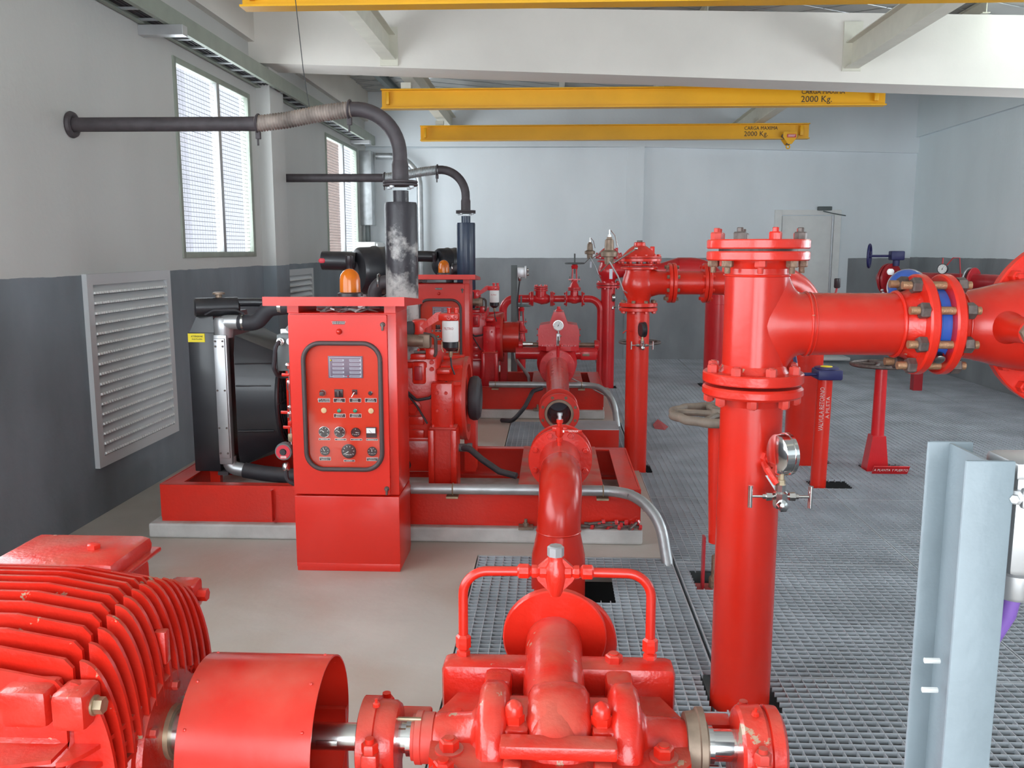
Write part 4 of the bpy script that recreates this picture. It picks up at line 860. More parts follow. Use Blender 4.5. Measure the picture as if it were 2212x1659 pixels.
r = thing('steel_plate_box', 'red steel box behind the nearer skid, under the open pipe', 'box', (.3, 6.4, 0)); MB().box((.10, 6.30, .0), (.487, 6.62, .305)).build('body', 'red_smooth', r, smooth=False)
MB().box((.10, 6.30, .305), (.487, 6.62, .312)).build('lid', 'grate', r, smooth=False)
# open pipe with bellows toward the far pump
r = thing('discharge_pipe', 'red pipe with an open flanged end facing the camera, joined to the far pump', 'pipe', (XC, 6, .35)); zc = .487
flange(r, (XC+.003, 5.95, zc), Y_, .14, .022, 'red', bore=.082); MB().lathe_open((XC+.003, 5.94, zc), Y_, [(0,.098),(.012,.102),(.012,.082),(0,.082),(0,.098)], 36).build('raised_face', 'bronze', r)
for k in range(8):
    t = PI/8 + k*PI/4; MB().lathe((XC+.003+.12*math.cos(t), 5.9485, zc+.12*math.sin(t)), (0,-1,0), [(0,.011),(.001,.011)], 12).build('bolt_hole', 'rust_bolt', r)
MB().lathe_open((XC+.003, 5.97, zc), Y_, [(0,.09),(.04,.10),(.06,.094),(.08,.10),(.10,.094),(.12,.10),(.14,.094),(.16,.10),(.2,.09),(.2,.082),(0,.082)], 36).build('bellows', 'alu', r)
flange(r, (XC, 6.17, zc), Y_, .14, .022, 'red', bore=.082); bolts(r, (XC, 6.192, zc), Y_, .12, 8, .012, .014, 'red', off=PI/8)
MB().lathe_open((XC, 6.19, zc), Y_, [(0,.086),(.3,.086),(.4,.088),(2.2,.106),(2.2,.098),(.3,.08),(-.2,.08)], 36).build('pipe', 'red_smooth', r)
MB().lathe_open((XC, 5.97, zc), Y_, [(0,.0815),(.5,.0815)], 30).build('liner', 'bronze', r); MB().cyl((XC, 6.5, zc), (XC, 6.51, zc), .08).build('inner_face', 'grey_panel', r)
flange(r, (XC, 8.33, zc), Y_, .171, .026, 'crimson', bore=.10); bolts(r, (XC, 8.33, zc), (0,-1,0), .145, 8, .015, .014, 'crimson', off=PI/8)
MB().box((XC-.016, 6.42, zc+.083), (XC+.016, 6.52, zc+.089), .002).build('grey_patch', 'grey_panel', r)
# ================================================================ FAR PUMP
r = thing('far_pump', 'crimson split-case pump at the far end, behind the pressure gauge', 'pump', (.06, 8.85, .31)); cx, cy, cz = .06, 8.85, .62
flange(r, (XC, 8.358, .487), Y_, .171, .026, 'crimson'); MB().lathe((XC, 8.38, .487), Y_, [(0,.108),(.1,.115),(.25,.16),(.35,.2)], 30).build('suction_nozzle', 'crimson', r)
MB().prism([(-.20,-.20),(-.12,-.27),(.12,-.27),(.20,-.20),(.20,.2),(.12,.27),(-.12,.27),(-.20,.2)], (cx, cy, cz-.0), Z_, .045, (1,0,0)).build('split_flange', 'crimson', r, smooth=False)
MB().prism([(-.20,0),(.20,0),(.205,.14),(.185,.2),(.09,.215),(.05,.33),(-.05,.33),(-.09,.215),(-.185,.2),(-.205,.14)], (cx, cy+.15, cz+.045), (0,-1,0), .32, (1,0,0)) .build('upper_casing', 'crimson', r, smooth=False)
MB().lathe((cx, cy-.0, cz+.23), Z_, [(0,.07),(.08,.055),(.13,.045),(.16,.03),(.165,.018),(.19,.018)], 16).build('top_boss', 'crimson', r)
MB().lathe((cx, cy, .33), Z_, [(0,.12),(.1,.16),(.29,.2)], 28).build('lower_casing', 'crimson', r)
mb = MB(); mb.cyl((cx-.43, cy-.02, cz-.05), (cx+.39, cy-.02, cz-.05), .062, seg=24); mb.build('bearing_arm', 'crimson', r)
MB().box((cx+.22, cy-.09, cz-.11), (cx+.38, cy-.07, cz-.02), .02).build('arm_pad', 'crimson', r); MB().box((cx+.24, cy-.094, cz-.07), (cx+.31, cy-.088, cz-.045), .002).build('name_plate', 'bronze', r)
for s in (-1, 1):
    MB().lathe((cx+s*.36, cy, cz+.03), (s,0,0), [(0,.05),(.005,.055),(.04,.055),(.05,.04)], 18).build('bearing_housing', 'crimson', r); MB().cyl((cx+s*.2, cy, cz+.035), (cx+s*.36, cy, cz+.035), .022, seg=12).build('gland', 'bronze', r)
    for z in (.05, .11, .17): MB().lathe((cx+s*.207, cy-.1, cz+z+.03), (s,0,0), [(0,.01),(.01,.009)], 6).build('bolt', 'crimson', r)
MB().cyl((-.42, cy, cz+.04), (-.2, cy, cz+.04), .025, seg=14).build('shaft', 'steel', r)
for x in [-.16+.064*k for k in range(6)]: MB().lathe((cx+x, cy-.235, cz+.045), Z_, [(0,.012),(.012,.01)], 6).build('bolt', 'crimson', r)
# dial gauge in front of the far pump
def gauge(lab, c, axis, R, dep, body, parentgroup=None, face=True, name='pressure_gauge'):
    r = thing(name, lab, 'gauge', c, 'pressure gauges'); a = V(axis).normalized()
    MB().lathe(V(c)-a*dep/2, a, [(0,R*.92),(.004,R),(dep*.7,R),(dep*.72,R*1.06),(dep*.97,R*1.06),(dep,R*.98)], 36).build('case', body, r)
    if face:
        fc = V(c)+a*(dep/2+.0006); o = MB().lathe(fc, a, [(0,R*.9),(.0012,R*.9)], 32).build('dial_face', 'white', r); x, y, _ = frame(a); up = y if abs(y.z) > abs(x.z) else x
        if up.z < 0: up = -up
        rt = up.cross(a); mb = MB(); mb2 = fc+a*.0016
        for k in range(9):
            q = math.radians(225-270*k/8); d = rt*math.cos(q)+up*math.sin(q); p = rt*-math.sin(q)+up*math.cos(q); mb.add([mb2+d*R*.66-p*R*.02, mb2+d*R*.66+p*R*.02, mb2+d*R*.8+p*R*.02, mb2+d*R*.8-p*R*.02], [(0,1,2,3)])
        d = rt*.42+up*.9; p = rt*-.9+up*.42; mb.add([mb2-d*R*.25-p*R*.05, mb2-d*R*.25+p*R*.05, mb2+d*R*.7+p*R*.01, mb2+d*R*.7-p*R*.01], [(0,1,2,3)]); mb.lathe(mb2-a*.0005, a, [(0,R*.1),(.002,R*.09)], 12)
        mb.build('dial_markings', 'ink', o, smooth=False)
    return r
gq = at(1206, 703, Y=8.15); g1 = gauge('round white-faced pressure gauge standing in front of the far pump', gq, (0,-1,.05), .048, .03, 'steel')
MB().cyl(gq-Z_*.045, gq-Z_*.075, .01, seg=10).build('stem', 'steel', g1); MB().box(gq+V((-.017,-.012,-.19)), gq+V((.017,.012,-.075)), .004).build('valve_block', 'alu', g1); MB().box(gq+V((-.007,-.016,-.17)), gq+V((.007,-.010,-.10)), .001).build('slot', 'dark_bolt', g1); MB().cyl(gq+V((.015,0,-.1)), gq+V((.03,0,-.1)), .009, seg=8).build('bleed_screw', 'steel', g1)
MB().tube([gq+V((.0,.05,-.30)), gq+V((.0,.04,-.2)), gq+V((.0,0,-.185))], .014, 10).build('riser_pipe', 'crimson', g1); MB().box(gq+V((.01,-.03,-.215)), gq+V((.022,-.02,-.14)), .003, ).build('lever', 'red_smooth', g1)
# ================================================================ FAR BRANCH PIPE WITH GATE VALVES
def gate_valve(lab, c, s, wheel='dark_grey', m='crimson', grp='small wheel gate valves', axis='x'):
    c = V(c); r = thing('gate_valve', lab, 'valve', c, grp); S = s
    ax = X_ if axis == 'x' else Z_
    if axis == 'x':
        MB().lathe(c-X_*.09*S, X_, [(0,.04*S),(.05*S,.05*S),(.07*S,.06*S),(.11*S,.06*S),(.13*S,.05*S),(.18*S,.04*S)], 24).build('body', m, r)
        for q in (-.105, .085): 
            f = flange(r, c+X_*q*S, X_, .092*S, .02*S, m); bolts(f if False else r, c+X_*(q+(.02 if q > 0 else 0))*S, (1 if q > 0 else -1, 0, 0), .072*S, 6, .012*S, .018*S, m)
    else:
        MB().lathe(c-Z_*.12*S, Z_, [(0,.05*S),(.1*S,.06*S),(.18*S,.05*S)], 24).build('body', m, r)
    MB().lathe(c+Z_*.03*S, Z_, [(0,.05*S),(.07*S,.045*S)], 20).build('neck', m, r)
    flange(r, c+Z_*.10*S, Z_, .078*S, .018*S, m); flange(r, c+Z_*.122*S, Z_, .078*S, .018*S, m, name='bonnet_flange')
    MB().lathe(c+Z_*.14*S, Z_, [(0,.06*S),(.03*S,.05*S),(.06*S,.03*S),(.09*S,.028*S)], 20).build('bonnet', m, r)
    for q in (-1, 1):
        MB().tube([c+V((q*.03*S,0,.2*S)), c+V((q*.022*S,0,.34*S)), c+V((q*.03*S,0,.38*S))], .009*S, 8).build('yoke_leg', m, r); MB().cyl(c+V((q*.055*S,0,.20*S)), c+V((q*.055*S,0,.27*S)), .006*S, seg=8).build('gland_bolt', wheel, r)
    MB().box(c+V((-.07*S,-.015*S,.225*S)), c+V((.07*S,.015*S,.24*S))).build('gland_flange', m, r, smooth=False)
    MB().lathe(c+Z_*.36*S, Z_, [(0,.035*S),(.03*S,.042*S),(.05*S,.03*S)], 14).build('yoke_top', m, r)
    hw = MB().torus(c+Z_*.425*S, Z_, .11*S, .010*S, 32, 8); 
    for k in range(3): t = k*2*PI/3+.3; hw.tube([c+Z_*.415*S, c+Z_*.425*S+V((math.cos(t), math.sin(t), 0))*.11*S], .008*S, 6)
    hw.lathe(c+Z_*.405*S, Z_, [(0,.03*S),(.03*S,.025*S)], 12); hw.build('handwheel', wheel, r); MB().cyl(c+Z_*.3*S, c+Z_*.54*S, .010*S, seg=10).build('stem', wheel, r)
    return r
YB3 = 10.34; zb = 1.035
r = thing('branch_pipe', 'thin crimson pipe looping left from the far riser above the far pump', 'pipe', (-.4, YB3, 0), None)
MB().tube(bend([(-.585, YB3, .25), (-.585, YB3, zb), (-.30, YB3, zb)], .14, 8), .047, 20).build('left_elbow', 'crimson', r); flange(r, (-.585, YB3, .68), Z_, .08, .02, 'crimson')
MB().cyl((-.31, YB3, zb), (-.255, YB3, zb), .047).build('pipe', 'crimson', r); MB().cyl((-.005, YB3, zb), (.14, YB3, zb), .04).build('pipe', 'crimson', r)
MB().tube(bend([(.36, YB3, zb), (.56, YB3, zb), (.56, YB3, -.3)], .14, 8), .042, 20).build('right_elbow', 'crimson', r)
r = thing('check_valve', 'crimson check valve with a bolted round cover on the thin branch pipe', 'valve', (-.13, YB3, zb))
MB().lathe((-.225, YB3, zb), X_, [(0,.04),(.04,.05),(.09,.068),(.15,.06),(.19,.04)], 24).build('body', 'crimson', r); MB().cyl((-.14, YB3, zb), (-.14, YB3, zb+.13), .062, seg=24).build('neck', 'crimson', r)
for z in (.09, .112, .134): flange(r, (-.14, YB3, zb+z), Z_, .082, .016, 'crimson')
bolts(r, (-.14, YB3, zb+.15), Z_, .065, 8, .011, .014, 'crimson')
for x, s in ((-.245, -1), (-.03, 1)): flange(r, (x, YB3, zb), X_, .088, .018, 'crimson'); flange(r, (x+.02*s, YB3, zb), X_, .088, .018, 'crimson'); bolts(r, (x+(.0 if s < 0 else .018)+.02*s, YB3, zb), (s, 0, 0), .07, 6, .012, .016, 'crimson')
gate_valve('crimson gate valve with dark handwheel standing on the thin branch pipe', (.25, YB3, zb), .97)
gate_valve('crimson gate valve with dark handwheel between the slotted post and far pump', (-.35, 9.75, .60), .92, axis='z')
single(MB().cyl((-.35, 9.75, .0), (-.35, 9.75, .55), .05), 'stub_pipe', 'crimson', 'short vertical crimson pipe under the gate valve beside the far guard', 'pipe', (-.35, 9.75, 0))
# slotted post with junction box near the far set
r = thing('support_channel', 'grey slotted steel post with an aluminium junction box in the background', 'post', (-.45, 9.65, 0))
pp = at(1111, 573, Y=9.65); MB().box((pp.x-.035, 9.62, 0), (pp.x+.03, 9.68, pp.z), .004).build('post', 'dark_grey', r)
jb = thing('junction_box', 'small aluminium junction box at the top of the slotted post', 'box', (pp.x+.1, 9.62, pp.z-.08)); MB().box((pp.x+.035, 9.58, pp.z-.13), (pp.x+.12, 9.66, pp.z-.02), .006).build('body', 'alu', jb); MB().box((pp.x+.115, 9.57, pp.z-.14), (pp.x+.135, 9.67, pp.z-.005), .004).build('cover', 'alu', jb)
for z in (-.05, -.095): MB().lathe((pp.x+.135, 9.62, pp.z+z), X_, [(0,.016),(.02,.018),(.025,.012)], 10).build('cable_gland', 'steel', jb)
MB().lathe((pp.x+.06, 9.6, pp.z-.17), Z_, [(0,.01),(.01,.018),(.04,.018)], 10).build('cable_gland', 'steel', jb); MB().tube([(pp.x+.06, 9.6, pp.z-.17), (pp.x+.05, 9.6, pp.z-.25), (pp.x+.035,9.6,pp.z-.4),(pp.x+.045,9.6,pp.z-.6)], .008, 6).build('cable', 'rubber', jb)
single(MB().tube(bend([(-.4,9.3,.55),(-.38,9.2,.45),(-.25,9.1,.30),(-.22,9.0,.12)], .1), .018, 10), 'grey_hose', 'galv', 'grey flexible hose hanging under the far coupling guard', 'hose', (-.3, 9.1, .2))
single(MB().tube(bend([(-.13,10.6,.05),(-.13,10.6,.22),(.02,10.6,.22),(.02,10.6,.05)], .05), .035, 12), 'floor_pipe', 'bronze', 'low brown pipe loop on the floor under the far pump', 'pipe', (-.05, 10.6, 0))
# ================================================================ RISERS 2 AND 3 WITH CONTROL VALVES
def riser_set(dX, dY, lab_r, lab_v, lab_p, lab_x, m, near):
    o = V((.617+dX, 6.40+dY, 0)); 
    r = thing('riser_pipe', lab_r, 'pipe', o, 'crimson risers'); MB().cyl(o-Z_*.6, o+Z_*1.17, .082, seg=32).build('pipe', m, r)
    flange(r, o+Z_*1.165, Z_, .137, .026, m); bolts(r, o+Z_*1.165, (0,0,-1), .117, 8, .014, .016, m, off=PI/8)
    v = thing('control_valve', lab_v, 'valve', o+Z_*1.197, 'angle control valves')
    flange(v, o+Z_*1.197, Z_, .137, .028, m); bolts(v, o+Z_*1.225, Z_, .117, 8, .014, .018, 'rust_bolt' if near else m, off=PI/8)
    MB().lathe(o+Z_*1.22, Z_, [(0,.08),(.03,.082),(.06,.098),(.10,.118),(.14,.122),(.19,.112),(.22,.10),(.24,.098)], 32).build('globe_body', m, v)
    c = o+Z_*1.366
    MB().lathe(c+X_*.02, X_, [(0,.1),(.07,.1),(.12,.085),(.19,.082)], 30).build('outlet_neck', m, v)
    flange(v, c+X_*.205, X_, .142, .026, m); bolts(v, c+X_*.205, (-1,0,0), .122, 8, .015, .018, 'rust_bolt' if near else m, off=PI/8)
    flange(v, o+Z_*1.462, Z_, .132, .018, m); flange(v, o+Z_*1.492, Z_, .118, .012, m, name='spacer_ring'); flange(v, o+Z_*1.518, Z_, .157, .024, m, name='bonnet_flange'); flange(v, o+Z_*1.545, Z_, .157, .012, m, name='diaphragm_flange')
    bolts(v, o+Z_*1.518, (0,0,-1), .142, 12, .010, .016, m); bolts(v, o+Z_*1.557, Z_, .142, 12, .010, .012, m, off=.26)
    MB().lathe(o+Z_*1.555, Z_, [(0,.125),(.02,.11),(.045,.085),(.065,.06),(.075,.042),(.095,.040),(.10,.035)], 30).build('bonnet', m, v); MB().box(o+V((-.018,-.018,1.652)), o+V((.018,.018,1.668)), .002).build('square_plug', 'dark_bolt', v)
    MB().box(o+V((.075,-.02,1.57)), o+V((.105,.02,1.625)), .003).build('lug', m, v)
    # pilot valve and tubing
    k = V((-.225, -.14, 0)); q = o+k; b = 'bronze'
    p = thing('pilot_valve', lab_p, 'pilot valve', q+Z_*1.53, 'bronze pilot valves')
    MB().lathe(q+Z_*1.50, Z_, [(0,.03),(.05,.034),(.055,.058),(.085,.06),(.09,.05),(.10,.034),(.17,.030),(.175,.02),(.19,.018)], 22).build('body', b, p); MB().lathe(q+Z_*1.69, Z_, [(0,.012),(.015,.012),(.016,.004),(.05,.004)], 10).build('adjusting_screw', 'steel', p)
    MB().tube([q+V((0,-.04,1.52)), q+V((.06,-.05,1.42)), q+V((.10,-.03,1.32)), q+V((.13,.02,1.30))], .006, 8).build('tube', 'galv', p); MB().tube([q+V((.03,-.04,1.51)), q+V((.11,-.03,1.56)), q+V((.19,.02,1.61))], .006, 8).build('tube', 'steel', p); MB().sphere(q+V((.19,.02,1.61)), .013, 10).build('fitting', 'steel', p)
    MB().tube([q+V((-.0,-.04,1.51)), q+V((-.06,-.03,1.45))], .004, 6).build('tag_wire', 'steel', p); MB().box(q+V((.0,-.06,1.40)), q+V((.022,-.058,1.47))).build('tag', 'light_grey', p, smooth=False); MB().tube([q+V((.01,0,1.735)), q+V((.04,.01,1.70)), q+V((.06,.02,1.62))], .0035, 6).build('seal_wire', 'steel', p)
    # outgoing pipe, flange pair, reducer and elbow down
    x = thing('delivery_pipe', lab_x, 'pipe', o+V((1.27,0,0)), 'delivery pipes')
    flange(x, c+X_*.234, X_, .142, .026, m); bolts(x, c+X_*.26, X_, .122, 8, .015, .018, 'rust_bolt' if near else m, off=PI/8)
    MB().cyl(c+X_*.255, c+X_*.46, .083, seg=30).build('pipe', m, x)
    flange(x, c+X_*.455, X_, .142, .024, m); flange(x, c+X_*.482, X_, .142, .024, m); bolts(x, c+X_*.506, X_, .122, 8, .014, .016, m, off=PI/8); bolts(x, c+X_*.455, (-1,0,0), .122, 8, .014, .016, m, off=PI/8)
    R = .125 if near else .15; e = 1.28+.0
    MB().lathe(c+X_*.5, X_, [(0,.083),(.1,.085),(.3,R)], 30).build('reducer', m, x)
    MB().tube(bend([c+X_*.8, c+X_*e+Y_*.22*near, V((c.x+e, c.y+.27*near, -.6))], .34, 14), R, 34).build('elbow_down', m, x); MB().torus(V((c.x+e, c.y+.27*near, .95 if near else .98)), Z_, R+.001, .003, 40, 6).build('weld_seam', m, x)
    return r
riser_set(0, 0, 'middle red riser pipe, standing between main riser and far riser', 'middle red dome-topped control valve on the middle riser', 'bronze pilot valve left of the middle dome valve, the larger one', 'red pipe from middle dome valve ending in the big elbow behind the main riser', 'red', 1)
riser_set(.027, 3.95, 'far crimson riser pipe nearest the back wall', 'far dome-topped control valve behind the middle one', 'small far pilot valve left of the far riser', 'far crimson pipe dropping just left of the main riser', 'crimson', 0)
def manifold_gauge(lab, c, s, case, T=1):
    # gauge seen edge-on above a two-valve needle manifold
    c = V(c); g = gauge(lab, c, (.96, .28, 0), .052*s, .036*s, case, face=True)
    z = c - Z_*.052*s
    MB().lathe(z-Z_*.03*s, Z_, [(0,.011*s),(.015*s,.011*s),(.016*s,.008*s),(.035*s,.008*s)], 6).build('union_nut', 'brass', g)
    MB().lathe(z-Z_*.09*s, Z_, [(0,.016*s),(.01*s,.019*s),(.04*s,.019*s),(.045*s,.014*s),(.062*s,.014*s)], 8).build('manifold_body', 'steel', g); MB().lathe(z+V((.0,-.012*s,-.078*s)), (.1,-1,-.1), [(0,.014*s),(.02*s,.014*s),(.024*s,.008*s)], 6).build('bleed_plug', 'chrome', g)
    for q in (-1, 1):
        e = z+V((0,0,-.06*s)); MB().cyl(e, e+X_*q*.075*s, .004*s, seg=8).build('spindle', 'chrome', g); MB().lathe(e+X_*q*.022*s, (q,0,0), [(0,.011*s),(.015*s,.012*s),(.017*s,.007*s),(.024*s,.007*s)], 6).build('packing_nut', 'steel', g)
        MB().cyl(e+V((q*.077*s,0,-.03*s)), e+V((q*.077*s,0,.028*s)), .0062*s, seg=10).build('tee_handle', 'chrome', g)
    return g
q = at(1388, 712, Y=6.28); g = manifold_gauge('black-cased gauge on the middle riser, above chrome needle valves', q, 1.0, 'black'); MB().tube([q+V((-.02,.03,-.07)), q+V((0,.12,-.07))], .012, 8).build('tapping', 'red', g)
q = at(1323, 643, Y=10.3); g = manifold_gauge('small steel gauge on the far riser, above needle valves', q, .95, 'steel'); MB().tube([q+V((-.02,.0,-.07)), q+V((0,.1,-.07))], .012, 8).build('tapping', 'crimson', g)
single(MB().tube([at(1345, 720, Y=6.3), at(1352, 714, Y=6.3), at(1366, 716, Y=6.31)], .004, 6), 'capillary_tube', 'red', 'short thin red tube end beside the black gauge', 'tube', at(1352, 716, Y=6.3))
# handwheels behind the middle riser
def wheel_mesh(c, R, rr_, n=4, hub=.03, axis=Z_, wob=0, rim_tilt=0):
    mb = MB().torus(c, axis, R, rr_, 48, 10, wob); x, y, a = frame(axis); c = V(c)
    for k in range(n):
        t = 2*PI*k/n+.4; d = x*math.cos(t)+y*math.sin(t); mb.tube([c, c+d*R*.5+a*R*.02, c+d*R], [rr_*.9, rr_*.7, rr_*.9], 8)
    mb.lathe(c-a*rr_*1.5, a, [(0,hub),(rr_*3,hub*.9)], 18); return mb
q = at(1382, 739, Y=6.9); r = thing('valve_stand', 'dark handwheel of the stand hidden behind the middle riser', 'valve stand', (q.x, 6.9, 0), 'valve stands')
wheel_mesh(q, .155, .011).build('handwheel', 'dark_bolt', r); MB().cyl((q.x, 6.9, -.2), (q.x, 6.9, q.z), .035).build('post', 'crimson', r)
# front stand with the wavy brown wheel
q = V((.805, 4.17, .822)); r = thing('valve_stand', 'valve stand with wavy brown handwheel, partly behind the main riser', 'valve stand', (q.x, q.y, 0), 'valve stands')
wheel_mesh(q, .225, .022, 5, .05, Z_, .008).build('handwheel', 'brown_wheel', r); MB().lathe((q.x, q.y, .19), Z_, [(0,.038),(.55,.058),(.60,.06)], 24).build('post', 'red', r); MB().lathe(q+Z_*-.05, Z_, [(0,.045),(.05,.05),(.07,.03)], 20).build('hub', 'red_dusty', r)
for s in (-1, 1): MB().box((q.x+s*.06-.006, q.y-.02, -.05), (q.x+s*.06+.006, q.y+.02, .22)).build('yoke_leg', 'crimson_dark', r, smooth=False)
MB().box((q.x-.09, q.y-.05, -.06), (q.x+.09, q.y+.05, -.04)).build('yoke_base', 'crimson_dark', r, smooth=False); MB().lathe((q.x, q.y, -.04), Z_, [(0,.03),(.05,.03),(.06,.02),(.16,.02)], 8).build('spindle_nut', 'rust_bolt', r)
# return valve stand with blue gear
q = V((1.855, 6.0, 0)); r = thing('valve_stand', 'thin red stand with blue gear head and white vertical lettering', 'valve stand', q, 'valve stands'); gz = .775
po = MB().cyl((q.x-.02, q.y, -.3), (q.x-.005, q.y, gz-.02), .054, .05, seg=28).build('post', 'red', r)
for body, an0, zc_, wd in (('VALVULA RETORNO', -.38, .535, .30), ('A PILETA', .42, .545, .15)):
    def fn(t, an0=an0):
        an = -t.y/.0535 + an0; return V((.0545*math.sin(an), -.0545*math.cos(an), t.x))
    text(body, .042, (q.x-.012, q.y, zc_), X_, Z_, 'white_ink', po, fn=fn, width=wd)
MB().box((q.x-.075, q.y-.08, gz-.04), (q.x+.09, q.y+.09, gz+.03), .012).build('gear_housing', 'dark_blue', r); MB().lathe((q.x, q.y, gz+.03), Z_, [(0,.08),(.01,.08),(.014,.072)], 28).build('gear_cover', 'dark_blue', r); MB().lathe((q.x, q.y, gz+.044), Z_, [(0,.04),(.004,.038)], 20).build('position_plate', 'yellow_label', r)
MB().cyl((q.x-.07, q.y-.03, gz-.005), (1.60, q.y-.03, gz-.005), .012, seg=10).build('drive_shaft', 'dark_blue', r); wheel_mesh((1.60, q.y-.03, gz-.005), .17, .013, 3, .03, X_).build('handwheel', 'dark_blue', r)
# plant stand with sign
q = V((2.40, 6.48, 0)); r = thing('valve_stand', 'red stand with flared foot and large dark handwheel under the main pipe', 'valve stand', q, 'valve stands')
MB().cyl((q.x, q.y, .15), (q.x-.0, q.y, .76), .047, .041, seg=20).build('post', 'crimson', r); MB().add([(q.x-.085,q.y-.06,-.02),(q.x+.075,q.y-.06,-.02),(q.x+.075,q.y+.06,-.02),(q.x-.085,q.y+.06,-.02),(q.x-.05,q.y-.05,.25),(q.x+.045,q.y-.05,.25),(q.x+.045,q.y+.05,.25),(q.x-.05,q.y+.05,.25)], [(3,2,1,0),(4,5,6,7),(0,1,5,4),(1,2,6,5),(2,3,7,6),(3,0,4,7)]).build('foot', 'crimson', r, smooth=False)
wheel_mesh((q.x-.01, q.y, .775), .2, .014, 5, .04).build('handwheel', 'dark_bolt', r); MB().box((q.x+.05, q.y-.19, .783), (q.x+.17, q.y-.15, .79), .002).build('yellow_tag', 'yellow_label', r)
s0, s1 = at(1885, 1020, Y=6.28), at(1962, 1020, Y=6.28); sg = thing('floor_sign', 'small red sign reading A PLANTA Y PUERTO lying against the flared stand', 'sign', ((s0.x+s1.x)/2, 6.28, 0))
sx = (s0.x+s1.x)/2; M = Mx.Translation((sx, 6.30, .005)) @ Mx.Rotation(math.radians(35), 4, 'X'); pl = MB().box((-.125, -.004, 0), (.125, .004, .075), 0, M).build('plate', 'crimson', sg, smooth=False)
n_ = (M.to_3x3() @ V((0,0,1))); text('A PLANTA Y PUERTO', .034, M @ V((0, -.0055, .04)), X_, n_, 'white_ink', pl, squash=.74)
# ================================================================ RIGHT WALL PIPEWORK
r = thing('wall_main', 'long dark red pipe running along the right wall with blue-wheeled valve', 'pipe', (4.6, 10.6, 0)); zz = 1.25
MB().cyl((4.16, 11.3, zz), (4.07, 10.95, zz), .115, seg=30).build('left_pipe', 'crimson_dark', r)
a_ = V((.55, -.83, 0)).normalized(); flange(r, V((4.055, 10.97, zz)), a_, .19, .03, 'crimson_dark'); flange(r, V((4.08, 10.93, zz)), a_, .19, .03, 'crimson_dark')
MB().tube([(4.2, 10.6, 1.26), (4.7, 9.9, 1.255), (4.85, 8.9, 1.25), (4.85, 4.0, 1.25)], .085, 24).build('long_pipe', 'crimson_dark', r)
MB().tube([(4.09, 10.92, zz), (4.2, 10.6, 1.26)], .1, 24).build('reducer', 'crimson_dark', r); flange(r, (4.60, 10.04, 1.258), (.6,-.8,0), .15, .02, 'galv'); flange(r, (4.63, 10.0, 1.258), (.6,-.8,0), .15, .02, 'crimson_dark')
MB().box((4.15, 10.2, 0), (4.25, 10.3, 1.2)).build('support_leg', 'crimson_dark', r, smooth=False); MB().box((4.82, 8.4, 0), (4.92, 8.5, 1.18)).build('support_leg', 'crimson_dark', r, smooth=False); MB().box((4.82, 5.0, 0), (4.92, 5.1, 1.18)).build('support_leg', 'crimson_dark', r, smooth=False)
bq = at(1922, 553, Y=10.9); v = thing('blue_valve_gear', 'dark blue handwheel and gear box on the far end of the wall pipe', 'valve', (4.05, 10.9, 1.42)); MB().box(bq+V((-.0,-.06,-.05)), bq+V((.16,.06,.06)), .015).build('gear_housing', 'dark_blue', v); MB().cyl(bq+V((.08,0,-.12)), bq+V((.08,0,-.04)), .04).build('neck', 'dark_blue', v)
wq = at(1878, 553, Y=10.9); MB().cyl(wq, bq, .014, seg=8).build('drive_shaft', 'dark_blue', v); wheel_mesh(wq, .135, .014, 3, .03, (.9,-.45,0)).build('handwheel', 'dark_blue', v)
gq = at(2037, 581, Y=9.9); g = gauge('white-faced gauge on the dark red pipe along the right wall', gq, (-.75,-.65,0), .055, .03, 'black'); MB().tube([gq+V((.03,.03,-.05)), gq+V((.03,.03,-.2))], .008, 8).build('stem', 'crimson_dark', g); MB().tube([gq+V((.03,.02,.02)), gq+V((.10,.0,.12)), gq+V((.17,0,.12)), gq+V((.19,0,-.05)), gq+V((.20,0,-.18))], .006, 6).build('tube', 'crimson_dark', g); MB().tube([gq+V((.0,.02,.05)), gq+V((0,.02,.12))], .008, 6).build('needle_valve', 'crimson_dark', g)
# crank handle seen past the big elbow
r = thing('crank_handle', 'thin red crank with a black grip sticking out behind the big elbow', 'crank', (1.95, 6.9, 1.26))
MB().tube(bend([(1.95,6.7,1.26),(2.17,6.9,1.26),(2.18,6.9,1.32)], .02), .009, 8).build('arm', 'crimson_dark', r); MB().lathe((2.18, 6.9, 1.31), Z_, [(0,.018),(.01,.024),(.07,.024),(.075,.018)], 14).build('grip', 'black_label', r)
# bits on the floor
single(MB().add([at(1414,926,Z=0), at(1436,929,Z=0), at(1421,905,Z=.04)+V((0,.0,.0)), at(1444,922,Z=0), at(1410,920,Z=0)+V((0,0,.012))], [(0,1,2),(1,3,2),(0,2,4)]), 'angle_offcut', 'crimson_dark', 'small reddish steel offcut lying on the grating beside the middle riser', 'offcut', at(1425, 920, Z=0), smooth=False)
single(MB().box(at(1766, 776, Y=12.6)+V((0,0,-.02)), at(1822, 770, Y=12.9)+V((0,0,.02)), .01), 'white_sack', 'white', 'white crumpled sack on the floor in front of the door', 'sack', at(1795, 776, Y=12.7))
